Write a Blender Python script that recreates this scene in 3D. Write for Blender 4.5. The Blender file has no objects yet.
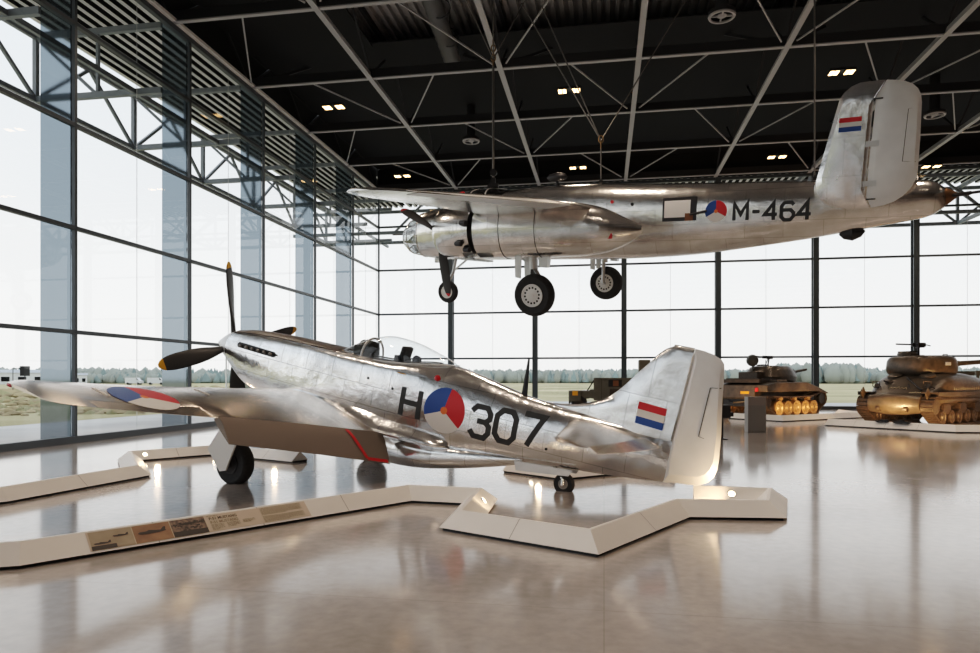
import bpy, bmesh, math, random
from math import pi, sin, cos, radians as RD
from mathutils import Vector, Matrix
random.seed(7)
SC = bpy.context.scene
COL = SC.collection

# ------------------------------------------------------------------ materials
MATS = {}
def newmat(name):
    m = bpy.data.materials.new(name); m.use_nodes = True
    nt = m.node_tree; nt.nodes.clear()
    out = nt.nodes.new('ShaderNodeOutputMaterial')
    MATS[name] = m
    return m, nt, out
def pbr(name, col, rough=.5, metal=0., noise=0., nscale=6., bump=0., bscale=8., spec=.5, coat=0., emit=None, estr=0.):
    m, nt, out = newmat(name)
    b = nt.nodes.new('ShaderNodeBsdfPrincipled'); nt.links.new(b.outputs[0], out.inputs[0])
    b.inputs['Base Color'].default_value = (*col, 1); b.inputs['Roughness'].default_value = rough
    b.inputs['Metallic'].default_value = metal; b.inputs['Specular IOR Level'].default_value = spec
    b.inputs['Coat Weight'].default_value = coat
    if emit: b.inputs['Emission Color'].default_value = (*emit, 1); b.inputs['Emission Strength'].default_value = estr
    if noise or bump:
        tc = nt.nodes.new('ShaderNodeTexCoord')
    if noise:
        n = nt.nodes.new('ShaderNodeTexNoise'); n.inputs['Scale'].default_value = nscale; n.inputs['Detail'].default_value = 6
        nt.links.new(tc.outputs['Object'], n.inputs['Vector'])
        r = nt.nodes.new('ShaderNodeValToRGB'); nt.links.new(n.outputs['Fac'], r.inputs[0])
        r.color_ramp.elements[0].position = .3; r.color_ramp.elements[1].position = .7
        r.color_ramp.elements[0].color = (*[max(0, c*(1-noise)) for c in col], 1)
        r.color_ramp.elements[1].color = (*[min(1, c*(1+noise)) for c in col], 1)
        nt.links.new(r.outputs[0], b.inputs['Base Color'])
    if bump:
        n2 = nt.nodes.new('ShaderNodeTexNoise'); n2.inputs['Scale'].default_value = bscale; n2.inputs['Detail'].default_value = 3
        nt.links.new(tc.outputs['Object'], n2.inputs['Vector'])
        bp = nt.nodes.new('ShaderNodeBump'); bp.inputs['Strength'].default_value = bump; bp.inputs['Distance'].default_value = .05
        nt.links.new(n2.outputs['Fac'], bp.inputs['Height']); nt.links.new(bp.outputs[0], b.inputs['Normal'])
    return m
def alum(name, axes='xz', col=(.93, .935, .945), r0=.10, r1=.30, pw=.62, ph=.34, bump=.14, line=.5):
    """riveted bare-metal skin: panel-to-panel tone, dark seams, gently wavy sheet"""
    m, nt, out = newmat(name); N = nt.nodes.new; L = nt.links.new
    b = N('ShaderNodeBsdfPrincipled'); L(b.outputs[0], out.inputs[0]); b.inputs['Metallic'].default_value = 1
    tc = N('ShaderNodeTexCoord'); sp = N('ShaderNodeSeparateXYZ'); L(tc.outputs['Object'], sp.inputs[0])
    cb = N('ShaderNodeCombineXYZ')
    L(sp.outputs['XYZ'.index(axes[0].upper())], cb.inputs[0]); L(sp.outputs['XYZ'.index(axes[1].upper())], cb.inputs[1])
    br = N('ShaderNodeTexBrick'); L(cb.outputs[0], br.inputs['Vector'])
    br.inputs['Scale'].default_value = 1; br.inputs['Brick Width'].default_value = pw; br.inputs['Row Height'].default_value = ph
    br.inputs['Mortar Size'].default_value = .005; br.inputs['Mortar Smooth'].default_value = .1; br.inputs['Bias'].default_value = 0
    br.inputs['Color1'].default_value = (.90, .90, .90, 1); br.inputs['Color2'].default_value = (1, 1, 1, 1); br.inputs['Mortar'].default_value = (line, line, line, 1)
    mx = N('ShaderNodeMixRGB'); mx.blend_type = 'MULTIPLY'; mx.inputs[0].default_value = .85
    no = N('ShaderNodeTexNoise'); no.inputs['Scale'].default_value = 2.6; no.inputs['Detail'].default_value = 7; L(tc.outputs['Object'], no.inputs['Vector'])
    rp = N('ShaderNodeValToRGB'); rp.color_ramp.elements[0].position = .3; rp.color_ramp.elements[1].position = .72
    rp.color_ramp.elements[0].color = (*[c*.88 for c in col], 1); rp.color_ramp.elements[1].color = (*[min(1, c*1.1) for c in col], 1)
    L(no.outputs['Fac'], rp.inputs[0]); L(rp.outputs[0], mx.inputs[1]); L(br.outputs['Color'], mx.inputs[2]); L(mx.outputs[0], b.inputs['Base Color'])
    mr = N('ShaderNodeMapRange'); mr.inputs['To Min'].default_value = r0; mr.inputs['To Max'].default_value = r1
    n2 = N('ShaderNodeTexNoise'); n2.inputs['Scale'].default_value = 5; n2.inputs['Detail'].default_value = 5; L(tc.outputs['Object'], n2.inputs['Vector'])
    L(n2.outputs['Fac'], mr.inputs['Value']); L(mr.outputs[0], b.inputs['Roughness'])
    n3 = N('ShaderNodeTexNoise'); n3.inputs['Scale'].default_value = 3.6; n3.inputs['Detail'].default_value = 4; L(tc.outputs['Object'], n3.inputs['Vector'])
    bp = N('ShaderNodeBump'); bp.inputs['Strength'].default_value = bump; bp.inputs['Distance'].default_value = .12
    L(n3.outputs['Fac'], bp.inputs['Height']); L(bp.outputs[0], b.inputs['Normal'])
    return m
def glass(name, tint=(.93, .96, .97), ior=1.45, boost=1.0):
    m, nt, out = newmat(name); N = nt.nodes.new; L = nt.links.new
    t = N('ShaderNodeBsdfTransparent'); t.inputs[0].default_value = (*tint, 1)
    g = N('ShaderNodeBsdfGlossy'); g.inputs['Roughness'].default_value = .01; g.inputs[0].default_value = (1, 1, 1, 1)
    f = N('ShaderNodeFresnel'); ge = N('ShaderNodeNewGeometry'); mr = N('ShaderNodeMapRange'); mr.inputs['To Min'].default_value = ior; mr.inputs['To Max'].default_value = 1/ior; L(ge.outputs['Backfacing'], mr.inputs['Value']); L(mr.outputs[0], f.inputs['IOR'])
    mu = N('ShaderNodeMath'); mu.operation = 'MULTIPLY'; mu.inputs[1].default_value = boost; L(f.outputs[0], mu.inputs[0])
    mx = N('ShaderNodeMixShader'); L(mu.outputs[0], mx.inputs[0]); L(t.outputs[0], mx.inputs[1]); L(g.outputs[0], mx.inputs[2]); L(mx.outputs[0], out.inputs[0])
    return m

AL = alum('aircraft_skin_side', 'xz'); ALT = alum('aircraft_skin_top', 'xy', col=(.76, .68, .61), pw=1.6, ph=.7, bump=.012, r0=.20, r1=.30, line=.6)  # ALT: brown tint stands in for the warm dark ceiling reflected in metal
ALF = alum('aircraft_skin_fin', 'xz', pw=.55, ph=.8, r0=.14, r1=.32, bump=.10, line=.6)
ALB = alum('bomber_skin_side', 'xz', col=(.88, .865, .84), pw=.95, ph=.42, r0=.12, r1=.3, bump=.10)
ALBT = alum('bomber_skin_wing', 'xy', col=(.76, .75, .74), pw=1.1, ph=.6, r0=.14, r1=.28, bump=.03)
SILVER = pbr('silver_paint', (.70, .71, .72), .38, .55, noise=.05, nscale=3)
SILVERL = pbr('silver_fabric', (.80, .80, .80), .5, .25, noise=.04, nscale=3)
WHITE = pbr('white_paint', (.85, .85, .84), .4)
PLW = pbr('plinth_white', (.80, .78, .76), .42, noise=.03, nscale=2)
BLACK = pbr('black_paint', (.015, .015, .017), .45)
CODE = pbr('code_charcoal', (.045, .05, .055), .5)
RUB = pbr('rubber', (.035, .035, .037), .75, noise=.2, nscale=20)
DARKM = pbr('dark_metal', (.06, .06, .065), .4, .6); CABLE = pbr('cable_steel', (.22, .21, .20), .4, .5)
STEEL = pbr('bright_steel', (.75, .75, .76), .22, 1.)
BLADE = pbr('propeller_grey', (.05, .05, .052), .42)
YEL = pbr('tip_yellow', (.85, .45, .03), .5)
RED = pbr('signal_red', (.62, .03, .04), .4); BLUE = pbr('dutch_blue', (.03, .10, .36), .4)
WHD = pbr('decal_white', (.82, .80, .78), .4); ORG = pbr('dutch_orange', (.85, .22, .05), .4)
REDL = pbr('red_lens', (.5, .01, .02), .15, spec=.8)
GLASS = glass('window_glass', (.975, .985, .985)); CANOPY = glass('canopy_glass', (.95, .97, .98), 1.5, 1.0)
NOSEGL = glass('nose_glass', (.72, .74, .74), 1.9, 1.6); DKGL = glass('dark_glass', (.12, .13, .14), 1.6, 1.3)
MULL = pbr('mullion_steel', (.085, .10, .115), .4, .2); COLM = pbr('column_cladding', (.25, .30, .34), .05, .9)
COLP = pbr('post_steel', (.10, .125, .145), .35, .3)
BEAM = pbr('beam_grey', (.44, .445, .47), .45); TRUSS = pbr('truss_dark', (.035, .036, .04), .5); TRUSS2 = pbr('truss_slate', (.26, .29, .32), .45)
DECK = pbr('deck_dark', (.42, .42, .43), .5); BLKP = pbr('black_panel', (.007, .007, .008), .8)
SOFF = pbr('soffit_deck', (.78, .78, .78), .5)
OLIVE = pbr('tank_olive', (.085, .068, .050), .36, .15, noise=.3, nscale=5, bump=.15, bscale=25)
OLIVED = pbr('tank_track_steel', (.075, .058, .045), .45, .4, noise=.35, nscale=14)
TRKOL = pbr('truck_olive', (.13, .125, .10), .5, noise=.12, nscale=4)
CREAM = pbr('cream_paint', (.75, .66, .48), .5); AMBER = pbr('amber_plate', (.9, .42, .03), .4)
BROWN = pbr('brown_leather', (.22, .09, .04), .5)
GREYK = pbr('kiosk_grey', (.36, .34, .32), .45)
PRIMER = pbr('cockpit_dark', (.03, .032, .03), .6)
LAMPE = pbr('lamp_face', (1, .8, .5), .5, emit=(1, .60, .26), estr=5)
SPOTE = pbr('plinth_spot_face', (1, .85, .6), .5, emit=(1, .80, .52), estr=9)

# ------------------------------------------------------------------ mesh helpers
class MB:
    def __init__(s): s.bm = bmesh.new()
    def face(s, pts, mi=0):
        try:
            f = s.bm.faces.new([s.bm.verts.new(p) for p in pts]); f.material_index = mi; return f
        except ValueError: return None
    def box(s, c, d, rot=None, mi=0):
        c = Vector(c); M = rot if rot is not None else Matrix.Identity(3); v = []
        for x in (-1, 1):
            for y in (-1, 1):
                for z in (-1, 1): v.append(s.bm.verts.new(c + M @ Vector((x*d[0]/2, y*d[1]/2, z*d[2]/2))))
        for q in ((0,1,3,2),(4,6,7,5),(0,4,5,1),(2,3,7,6),(0,2,6,4),(1,5,7,3)):
            s.bm.faces.new([v[i] for i in q]).material_index = mi
        return s
    def rings(s, rings, closed=True, cap=(True, True), mi=0):
        R = [[s.bm.verts.new(p) for p in r] for r in rings]; n = len(R[0])
        for a, b in zip(R, R[1:]):
            for i in range(n if closed else n-1):
                j = (i+1) % n
                try: s.bm.faces.new((a[i], a[j], b[j], b[i])).material_index = mi
                except ValueError: pass
        if closed:
            for k, r in ((0, R[0]), (1, R[-1])):
                if cap[k]:
                    try: s.bm.faces.new(r if k else r[::-1]).material_index = mi
                    except ValueError: pass
        return s
    def cyl(s, p0, p1, r0, r1=None, n=12, mi=0, cap=(True, True)):
        p0, p1 = Vector(p0), Vector(p1); r1 = r0 if r1 is None else r1
        d = (p1-p0).normalized(); a = d.orthogonal().normalized(); b = d.cross(a)
        s.rings([[p + (a*cos(t)+b*sin(t))*r for t in [2*pi*i/n for i in range(n)]] for p, r in ((p0, r0), (p1, r1))], cap=cap, mi=mi); return s
    def bar(s, p0, p1, w, h=None, up=(0, 0, 1), mi=0):
        p0, p1 = Vector(p0), Vector(p1); h = h or w; d = (p1-p0); l = d.length; d.normalize(); u = Vector(up)
        if abs(d.dot(u)) > .97: u = Vector((1, 0, 0)) if abs(d.x) < .9 else Vector((0, 1, 0))
        a = u.cross(d).normalized(); b = d.cross(a)
        s.rings([[p + a*x*w/2 + b*y*h/2 for x, y in ((-1,-1),(1,-1),(1,1),(-1,1))] for p in (p0, p1)], mi=mi); return s
    def tube(s, pts, r, n=8, mi=0):
        pts = [Vector(p) for p in pts]; rs = r if isinstance(r, (list, tuple)) else [r]*len(pts); out = []; a = None
        for i, p in enumerate(pts):
            d = (pts[min(i+1, len(pts)-1)] - pts[max(i-1, 0)]).normalized()
            a = d.orthogonal().normalized() if a is None else (a - d*a.dot(d)).normalized()
            b = d.cross(a); out.append([p + (a*cos(t)+b*sin(t))*rs[i] for t in [2*pi*k/n for k in range(n)]])
        s.rings(out, mi=mi); return s
    def lathe(s, prof, c, axis, n=28, mi=0, cap=(True, True)):
        """prof = [(along, radius)]"""
        c = Vector(c); d = Vector(axis).normalized(); a = d.orthogonal().normalized(); b = d.cross(a)
        s.rings([[c + d*x + (a*cos(t)+b*sin(t))*max(r, 1e-4) for t in [2*pi*i/n for i in range(n)]] for x, r in prof], cap=cap, mi=mi); return s
    def prism(s, poly, t, f, mi=0):
        """poly in 2-D, f(u, v, w) -> point, thickness t symmetric in w"""
        s.rings([[f(u, v, -t/2) for u, v in poly], [f(u, v, t/2) for u, v in poly]], mi=mi); return s
    def make(s, name, mats, parent=None, smooth=True, ang=35, bevel=0):
        bmesh.ops.recalc_face_normals(s.bm, faces=s.bm.faces)
        me = bpy.data.meshes.new(name); s.bm.to_mesh(me); s.bm.free()
        for m in (mats if isinstance(mats, (list, tuple)) else [mats]): me.materials.append(m)
        if smooth:
            me.polygons.foreach_set('use_smooth', [True]*len(me.polygons)); me.set_sharp_from_angle(angle=RD(ang))
        o = bpy.data.objects.new(name, me); COL.objects.link(o); o.parent = parent
        if bevel:
            b = o.modifiers.new('bevel', 'BEVEL'); b.width = bevel; b.segments = 2; b.limit_method = 'ANGLE'
        return o
def empty(name, loc=(0, 0, 0), rot=(0, 0, 0), parent=None):
    o = bpy.data.objects.new(name, None); COL.objects.link(o); o.location = loc; o.rotation_euler = rot; o.parent = parent; o.empty_display_size = .2; return o
def tag(o, label=None, cat=None, group=None, kind=None):
    if label: o['label'] = label
    if cat: o['category'] = cat
    if group: o['group'] = group
    if kind: o['kind'] = kind
    return o
def copy_tree(o, parent=None):
    c = o.copy(); COL.objects.link(c); c.parent = parent
    for ch in list(o.children): copy_tree(ch, c)
    return c
def lerp_table(tab, x):
    """Catmull-Rom through rows (x, a, b, ...)"""
    if x <= tab[0][0]: return list(tab[0][1:])
    if x >= tab[-1][0]: return list(tab[-1][1:])
    for i in range(len(tab)-1):
        if tab[i][0] <= x <= tab[i+1][0]: break
    p1, p2 = tab[i], tab[i+1]; p0 = tab[max(i-1, 0)]; p3 = tab[min(i+2, len(tab)-1)]
    h = p2[0]-p1[0]; t = (x-p1[0])/h; out = []
    for k in range(1, len(p1)):
        m1 = (p2[k]-p0[k])/max(p2[0]-p0[0], 1e-6)*h; m2 = (p3[k]-p1[k])/max(p3[0]-p1[0], 1e-6)*h
        d = p2[k]-p1[k]
        if d == 0: m1 = m2 = 0
        else:
            m1 = max(min(m1/d, 3), 0)*d; m2 = max(min(m2/d, 3), 0)*d
        out.append((2*t**3-3*t*t+1)*p1[k] + (t**3-2*t*t+t)*m1 + (-2*t**3+3*t*t)*p2[k] + (t**3-t*t)*m2)
    return out
class Body:
    """aircraft body: rows (s, top, bottom, halfwidth, exponent); s runs aft from the nose"""
    def __init__(b, tab, y0=0, topk=None): b.tab = tab; b.y0 = y0; b.topk = topk or (lambda s: 1)
    def ring(b, s, n=40):
        top, bot, hw, ex = lerp_table(b.tab, s); zc = (top+bot)/2; hh = (top-bot)/2; r = []
        for i in range(n):
            a = 2*pi*i/n; c, q = cos(a), sin(a); e_ = ex
            if q > 0: ex = ex*b.topk(s)
            r.append((-s, b.y0 + hw*math.copysign(abs(c)**(2/ex), c), zc + hh*math.copysign(abs(q)**(2/ex), q))); ex = e_
        return r
    def side(b, s, z, sign=1):
        top, bot, hw, ex = lerp_table(b.tab, s); t = min(abs((z-(top+bot)/2)/((top-bot)/2)), .999)
        if z > (top+bot)/2: ex *= b.topk(s)
        return b.y0 + sign*hw*(1-t**ex)**(1/ex)
    def loft(b, mb, s0=None, s1=None, step=.12, n=40, cap=(True, True)):
        s0 = b.tab[0][0] if s0 is None else s0; s1 = b.tab[-1][0] if s1 is None else s1
        k = max(2, int((s1-s0)/step)); mb.rings([b.ring(s0+(s1-s0)*i/k, n) for i in range(k+1)], cap=cap); return mb
def airfoil(y, le, te, zc, th, u0=0., u1=1., n=14, twist=0., camber=.25):
    up, lo = [], []
    for i in range(n+1):
        u = u0 + (u1-u0)*(1-cos(pi*i/n))/2
        f = (2.969*math.sqrt(max(u, 0))-1.26*u-3.516*u*u+2.843*u**3-1.015*u**4)*th/2*2.0
        s = le+(te-le)*u; z = zc + twist*(u-.4)*(te-le)
        up.append((-s, y, z+f*(.5+camber/2))); lo.append((-s, y, z-f*(.5-camber/2)))
    return up + lo[::-1]
def strokes(mb, glyph, fmap, w, h, lw, mi=0, sub=5):
    """stencil-style glyph made of flat strokes mapped through fmap(u, v)"""
    for line in glyph:
        P = [Vector((x*w, y*h)) for x, y in line]; n = len(P); closed = (P[0]-P[-1]).length < 1e-6
        L, Rr = [], []
        for i in range(n):
            if closed: a = P[i-1] if i > 0 else P[-2]; c = P[i+1] if i < n-1 else P[1]
            else: a = P[i-1] if i > 0 else None; c = P[i+1] if i < n-1 else None
            d1 = (P[i]-a).normalized() if a is not None else (c-P[i]).normalized(); d2 = (c-P[i]).normalized() if c is not None else d1
            nn = Vector((-d1.y-d2.y, d1.x+d2.x)).normalized(); k = lw/2/max(.35, nn.dot(Vector((-d1.y, d1.x))))
            L.append(P[i]+nn*k); Rr.append(P[i]-nn*k)
        for i in range(n-1):
            for q in range(sub):
                t0, t1 = q/sub, (q+1)/sub
                for e in range(2):
                    def pt(t, f): return (L[i].lerp(L[i+1], t)).lerp(Rr[i].lerp(Rr[i+1], t), f)
                    mb.face([fmap(*pt(t0, e/2)), fmap(*pt(t1, e/2)), fmap(*pt(t1, (e+1)/2)), fmap(*pt(t0, (e+1)/2))], mi)
GL = {'H': [[(0,0),(0,1)],[(1,0),(1,1)],[(0,.5),(1,.5)]],
 'M': [[(0,0),(0,1),(.5,.35),(1,1),(1,0)]], '-': [[(.1,.5),(.9,.5)]],
 '3': [[(0,.82),(.22,1),(.78,1),(1,.82),(1,.66),(.8,.53),(.35,.53)],[(.8,.53),(1,.4),(1,.18),(.78,0),(.22,0),(0,.18)]],
 '0': [[(.25,0),(0,.2),(0,.8),(.25,1),(.75,1),(1,.8),(1,.2),(.75,0),(.25,0)]],
 '7': [[(0,1),(1,1),(.35,0)]],
 '4': [[(.72,0),(.72,1),(0,.32),(1,.32)]],
 '6': [[(1,.85),(.8,1),(.25,1),(0,.8),(0,.2),(.25,0),(.75,0),(1,.2),(1,.4),(.75,.57),(0,.57)]]}
def roundel(name, fmap, r, parent, a0=80, mats=None, nr=6, white_lo=True):
    """three-sector Dutch roundel with an orange centre"""
    mb = MB(); S = 36
    for i in range(S):
        t0, t1 = RD(a0+360*i/S), RD(a0+360*(i+1)/S); mi = (0, 1, 2)[i*3//S]
        for k in range(nr):
            r0, r1 = r*k/nr, r*(k+1)/nr; m = 3 if k == 0 else mi
            mb.face([fmap(r0*cos(t0), r0*sin(t0)), fmap(r1*cos(t0), r1*sin(t0)), fmap(r1*cos(t1), r1*sin(t1)), fmap(r0*cos(t1), r0*sin(t1))], m)
    return mb.make(name, mats or [BLUE, WHD, RED, ORG], parent)
def flag(name, fmap, w, h, parent):
    mb = MB()
    for k in range(3):
        for i in range(4):
            u0, u1 = w*i/4, w*(i+1)/4; v0, v1 = h*(2-k)/3, h*(3-k)/3
            mb.face([fmap(u0, v0), fmap(u1, v0), fmap(u1, v1), fmap(u0, v1)], k)
    return mb.make(name, [RED, WHD, BLUE], parent)
def wheel(name, c, r, w, axis, parent, hubmat=STEEL, spokes=0, hub=.55):
    a = Vector(axis).normalized(); mb = MB(); pr = []
    for i in range(13):
        t = pi*i/12; pr.append((-cos(t)*w/2*(1 if 0 < i < 12 else .9), r - w*.42*(1-sin(t)**.6)))
    pr = [(-w*.42, r*hub)] + pr + [(w*.42, r*hub)]
    mb.lathe(pr, c, a, n=36); t = mb.make(name, RUB, parent)
    mb = MB(); mb.lathe([(-w*.45, .02), (-w*.47, r*hub*.45), (-w*.45, r*hub*.5), (-w*.45, r*hub*.88), (-w*.49, r*hub*.93), (-w*.49, r*hub*1.04), (w*.49, r*hub*1.04), (w*.49, r*hub*.93), (w*.45, r*hub*.88), (w*.45, r*hub*.5), (w*.47, r*hub*.45), (w*.45, .02)], c, a, n=32)
    mb.lathe([(-w*.53, .02), (-w*.53, r*.09), (w*.53, r*.09), (w*.53, .02)], c, a, n=14)
    mb.make('hub', hubmat, t)
    if spokes:
        mb = MB(); b = a.orthogonal().normalized(); d = a.cross(b); C = Vector(c)
        for sg in (-1, 1):
            for i in range(spokes):
                p = C + (b*cos(2*pi*i/spokes)+d*sin(2*pi*i/spokes))*r*hub*.7
                mb.cyl(p + a*sg*w*.40, p + a*sg*w*.458, r*hub*.10, n=8)
        mb.make('hub_hole', BLACK, t)
    return t
# ------------------------------------------------------------------ world, camera
XL, YB, XR, YR, ZG, ZD = -13.86, 40.5, 31.0, -38.0, 13.2, 15.5
w = bpy.data.worlds.new('overcast'); SC.world = w; w.use_nodes = True; nt = w.node_tree; nt.nodes.clear()
wo = nt.nodes.new('ShaderNodeOutputWorld'); bg = nt.nodes.new('ShaderNodeBackground'); nt.links.new(bg.outputs[0], wo.inputs[0])
tc = nt.nodes.new('ShaderNodeTexCoord'); sp = nt.nodes.new('ShaderNodeSeparateXYZ'); nt.links.new(tc.outputs['Generated'], sp.inputs[0])
nz = nt.nodes.new('ShaderNodeTexNoise'); nz.inputs['Scale'].default_value = 2.2; nz.inputs['Detail'].default_value = 5
mp = nt.nodes.new('ShaderNodeMapping'); mp.inputs['Scale'].default_value = (1, 1, 4); nt.links.new(tc.outputs['Generated'], mp.inputs[0]); nt.links.new(mp.outputs[0], nz.inputs[0])
ma = nt.nodes.new('ShaderNodeMath'); ma.operation = 'MULTIPLY_ADD'; ma.inputs[1].default_value = .16; nt.links.new(nz.outputs['Fac'], ma.inputs[0]); nt.links.new(sp.outputs['Z'], ma.inputs[2])
cr = nt.nodes.new('ShaderNodeValToRGB'); e = cr.color_ramp.elements
e[0].position = .0; e[0].color = (.90, .89, .87, 1); e[1].position = .9; e[1].color = (.77, .84, .91, 1)
e2 = cr.color_ramp.elements.new(.16); e2.color = (.93, .93, .925, 1); e3 = cr.color_ramp.elements.new(.42); e3.color = (.82, .865, .905, 1)
nt.links.new(ma.outputs[0], cr.inputs[0]); nt.links.new(cr.outputs[0], bg.inputs[0]); bg.inputs[1].default_value = .93

cam = bpy.data.cameras.new('camera'); co = bpy.data.objects.new('camera', cam); COL.objects.link(co); SC.camera = co
cam.sensor_width = 36; cam.lens = 680/980*36; cam.shift_y = 52.5/980; cam.clip_end = 2000; cam.clip_start = .05
co.location = (0, 0, 1.69); co.rotation_euler = (RD(90), 0, RD(9.52))

# ------------------------------------------------------------------ floor
m, nt, out = newmat('polished_concrete'); N = nt.nodes.new; L = nt.links.new
b = N('ShaderNodeBsdfPrincipled'); L(b.outputs[0], out.inputs[0])
tc = N('ShaderNodeTexCoord')
n1 = N('ShaderNodeTexNoise'); n1.inputs['Scale'].default_value = .55; n1.inputs['Detail'].default_value = 8; n1.inputs['Roughness'].default_value = .6; L(tc.outputs['Object'], n1.inputs['Vector'])
rp = N('ShaderNodeValToRGB'); L(n1.outputs['Fac'], rp.inputs[0]); rp.color_ramp.elements[0].position = .3; rp.color_ramp.elements[1].position = .72
rp.color_ramp.elements[0].color = (.385, .345, .32, 1); rp.color_ramp.elements[1].color = (.51, .47, .44, 1)
n2 = N('ShaderNodeTexNoise'); n2.inputs['Scale'].default_value = 9; n2.inputs['Detail'].default_value = 8; L(tc.outputs['Object'], n2.inputs['Vector'])
mx = N('ShaderNodeMixRGB'); mx.blend_type = 'OVERLAY'; mx.inputs[0].default_value = .25; L(rp.outputs[0], mx.inputs[1]); L(n2.outputs['Fac'], mx.inputs[2])
br = N('ShaderNodeTexBrick'); br.offset = 0; br.inputs['Scale'].default_value = 1; br.inputs['Brick Width'].default_value = 5.03; br.inputs['Row Height'].default_value = 5.03
br.inputs['Mortar Size'].default_value = .006; br.inputs['Color1'].default_value = (1, 1, 1, 1); br.inputs['Color2'].default_value = (.97, .97, .97, 1); br.inputs['Mortar'].default_value = (.84, .83, .82, 1)
L(tc.outputs['Object'], br.inputs['Vector'])
m2 = N('ShaderNodeMixRGB'); m2.blend_type = 'MULTIPLY'; m2.inputs[0].default_value = 1; L(mx.outputs[0], m2.inputs[1]); L(br.outputs[0], m2.inputs[2]); L(m2.outputs[0], b.inputs['Base Color'])
mr = N('ShaderNodeMapRange'); mr.inputs['To Min'].default_value = .07; mr.inputs['To Max'].default_value = .20; L(n1.outputs['Fac'], mr.inputs['Value']); L(mr.outputs[0], b.inputs['Roughness'])
b.inputs['Specular IOR Level'].default_value = .62; b.inputs['Coat Weight'].default_value = .35; b.inputs['Coat Roughness'].default_value = .08
bp = N('ShaderNodeBump'); bp.inputs['Strength'].default_value = .02; bp.inputs['Distance'].default_value = .02; L(n1.outputs['Fac'], bp.inputs['Height']); L(bp.outputs[0], b.inputs['Normal'])
FLOOR = m
mb = MB(); mb.box(((XL+XR)/2, (YB+YR)/2, -.15), (XR-XL, YB-YR, .3)); tag(mb.make('floor', FLOOR, smooth=False), 'polished grey concrete hall floor', kind='structure')

# ------------------------------------------------------------------ glazed walls
ZT = [2.93, 5.68, 8.40, 11.08]
colL = [15.9 + 5.05*k for k in range(-10, 5)]           # left wall column lines
colB = [-9.2, -4.06, 1.15, 6.42, 11.64, 16.77, 21.95, 27.1]
def bay(n, a, b_, wall):
    """one glazed bay between two column lines: wall is 'x' (left) or 'y' (back, rear)"""
    r = empty('window_%d' % n); tag(r, kind='structure')
    def P(u, o, z): return (wall[1]+o*wall[2], u, z) if wall[0] == 'x' else (u, wall[1]+o*wall[2], z)
    mb = MB(); mb.face([P(a, .0, .1), P(b_, .0, .1), P(b_, .0, ZG), P(a, .0, ZG)]); mb.make('pane', GLASS, r, smooth=False)
    mb = MB()
    up = (0, 0, 1)
    for z in ZT: mb.bar(P(a, -.05, z), P(b_, -.05, z), .13, .10)
    mb.bar(P(a, -.05, .09), P(b_, -.05, .09), .16, .18); mb.bar(P(a, -.05, ZG-.08), P(b_, -.05, ZG-.08), .16, .16)
    mb.bar(P(b_, -.07, 0), P(b_, -.07, ZG), .09, .09)
    mb.make('frame', MULL, r, smooth=False)
    mb = MB(); mid = (a+b_)/2; mb.bar(P(mid, .006, .2), P(mid, .006, ZG), .010, .010); mb.make('glass_joint', SILVER, r, smooth=False)
n = 0
edges = [YR] + colL[0:] + [YB]
edges = [e for i, e in enumerate(edges) if i == 0 or e > edges[i-1]+.2]
for a, b_ in zip(edges, edges[1:]): n += 1; bay(n, a, b_, ('x', XL, -1))
eb = [XL] + colB + [XR]
for a, b_ in zip(eb, eb[1:]): n += 1; bay(n, a, b_, ('y', YB, 1))
# columns
k = 0
for y in colL:
    k += 1; mb = MB(); mb.box((XL-.48, y, 7), (.90, .07, 14.0)); mb.box((XL-.48, y+.12, 7), (.26, .20, 14.0))
    mb.make('column', COLM, smooth=False)
for o in [o for o in bpy.data.objects if o.name.startswith('column')]: tag(o, kind='structure')
for x in colB:
    for y, s in ((YB, 1),):
        mb = MB(); mb.box((x, y-.16*s, 6.6), (.30, .10, 13.2)); mb.box((x+.0, y+.16*s, 6.6), (.30, .08, 13.2)); mb.box((x, y, 6.6), (.10, .3, 13.2))
        tag(mb.make('post', COLP, smooth=False), kind='structure')
# right side of the hall: dark inner wall
WALLR = pbr('inner_wall', (.34, .24, .18), .7, noise=.08, nscale=1)  # warm brown chosen to tint light bounced off these unseen walls
mb = MB(); mb.box(((XL+XR)/2, YR-.15, ZD/2), (XR-XL, .3, ZD)); tag(mb.make('wall_rear', WALLR, smooth=False), kind='structure')  # unseen; made opaque and brown to warm and dim camera-facing surfaces
mb = MB(); mb.box((XR+.15, (YB+YR)/2, ZD/2), (.3, YB-YR, ZD)); tag(mb.make('wall_right', WALLR, smooth=False), kind='structure')

# ------------------------------------------------------------------ roof
def corrug(name, x0, x1, y0, y1, z, pitch, dep, mat, parent=None, alongx=False):
    mb = MB(); k = int((x1-x0)/pitch); top = []
    prof = []
    for i in range(k):
        x = x0+i*pitch; prof += [(x, z), (x+pitch*.42, z), (x+pitch*.5, z+dep), (x+pitch*.92, z+dep)]
    A = [(p[0], y0, p[1]) for p in prof]; B_ = [(p[0], y1, p[1]) for p in prof]
    mb.rings([A, B_], closed=False)
    if alongx:
        for i, f in enumerate(mb.bm.faces): f.material_index = 0 if i % 4 == 0 else 1
    return mb.make(name, [mat, BLKP], parent, smooth=False)
ceil = empty('ceiling', (0, 0, 0)); tag(ceil, 'dark steel space-frame roof with corrugated deck', kind='structure')
corrug('roof_deck', XL, XR, YR, YB, ZD, .34, .16, DECK, ceil)
mb = MB(); mb.box(((XL+XR)/2, (YB+YR)/2, ZD+.45), (XR-XL, YB-YR, .3)); mb.make('roof_slab', BLKP, ceil, smooth=False)
bx = [-13.86 + 5.03*k for k in range(10)]; cy = [-35 + 5.0*k for k in range(16)]
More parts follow.
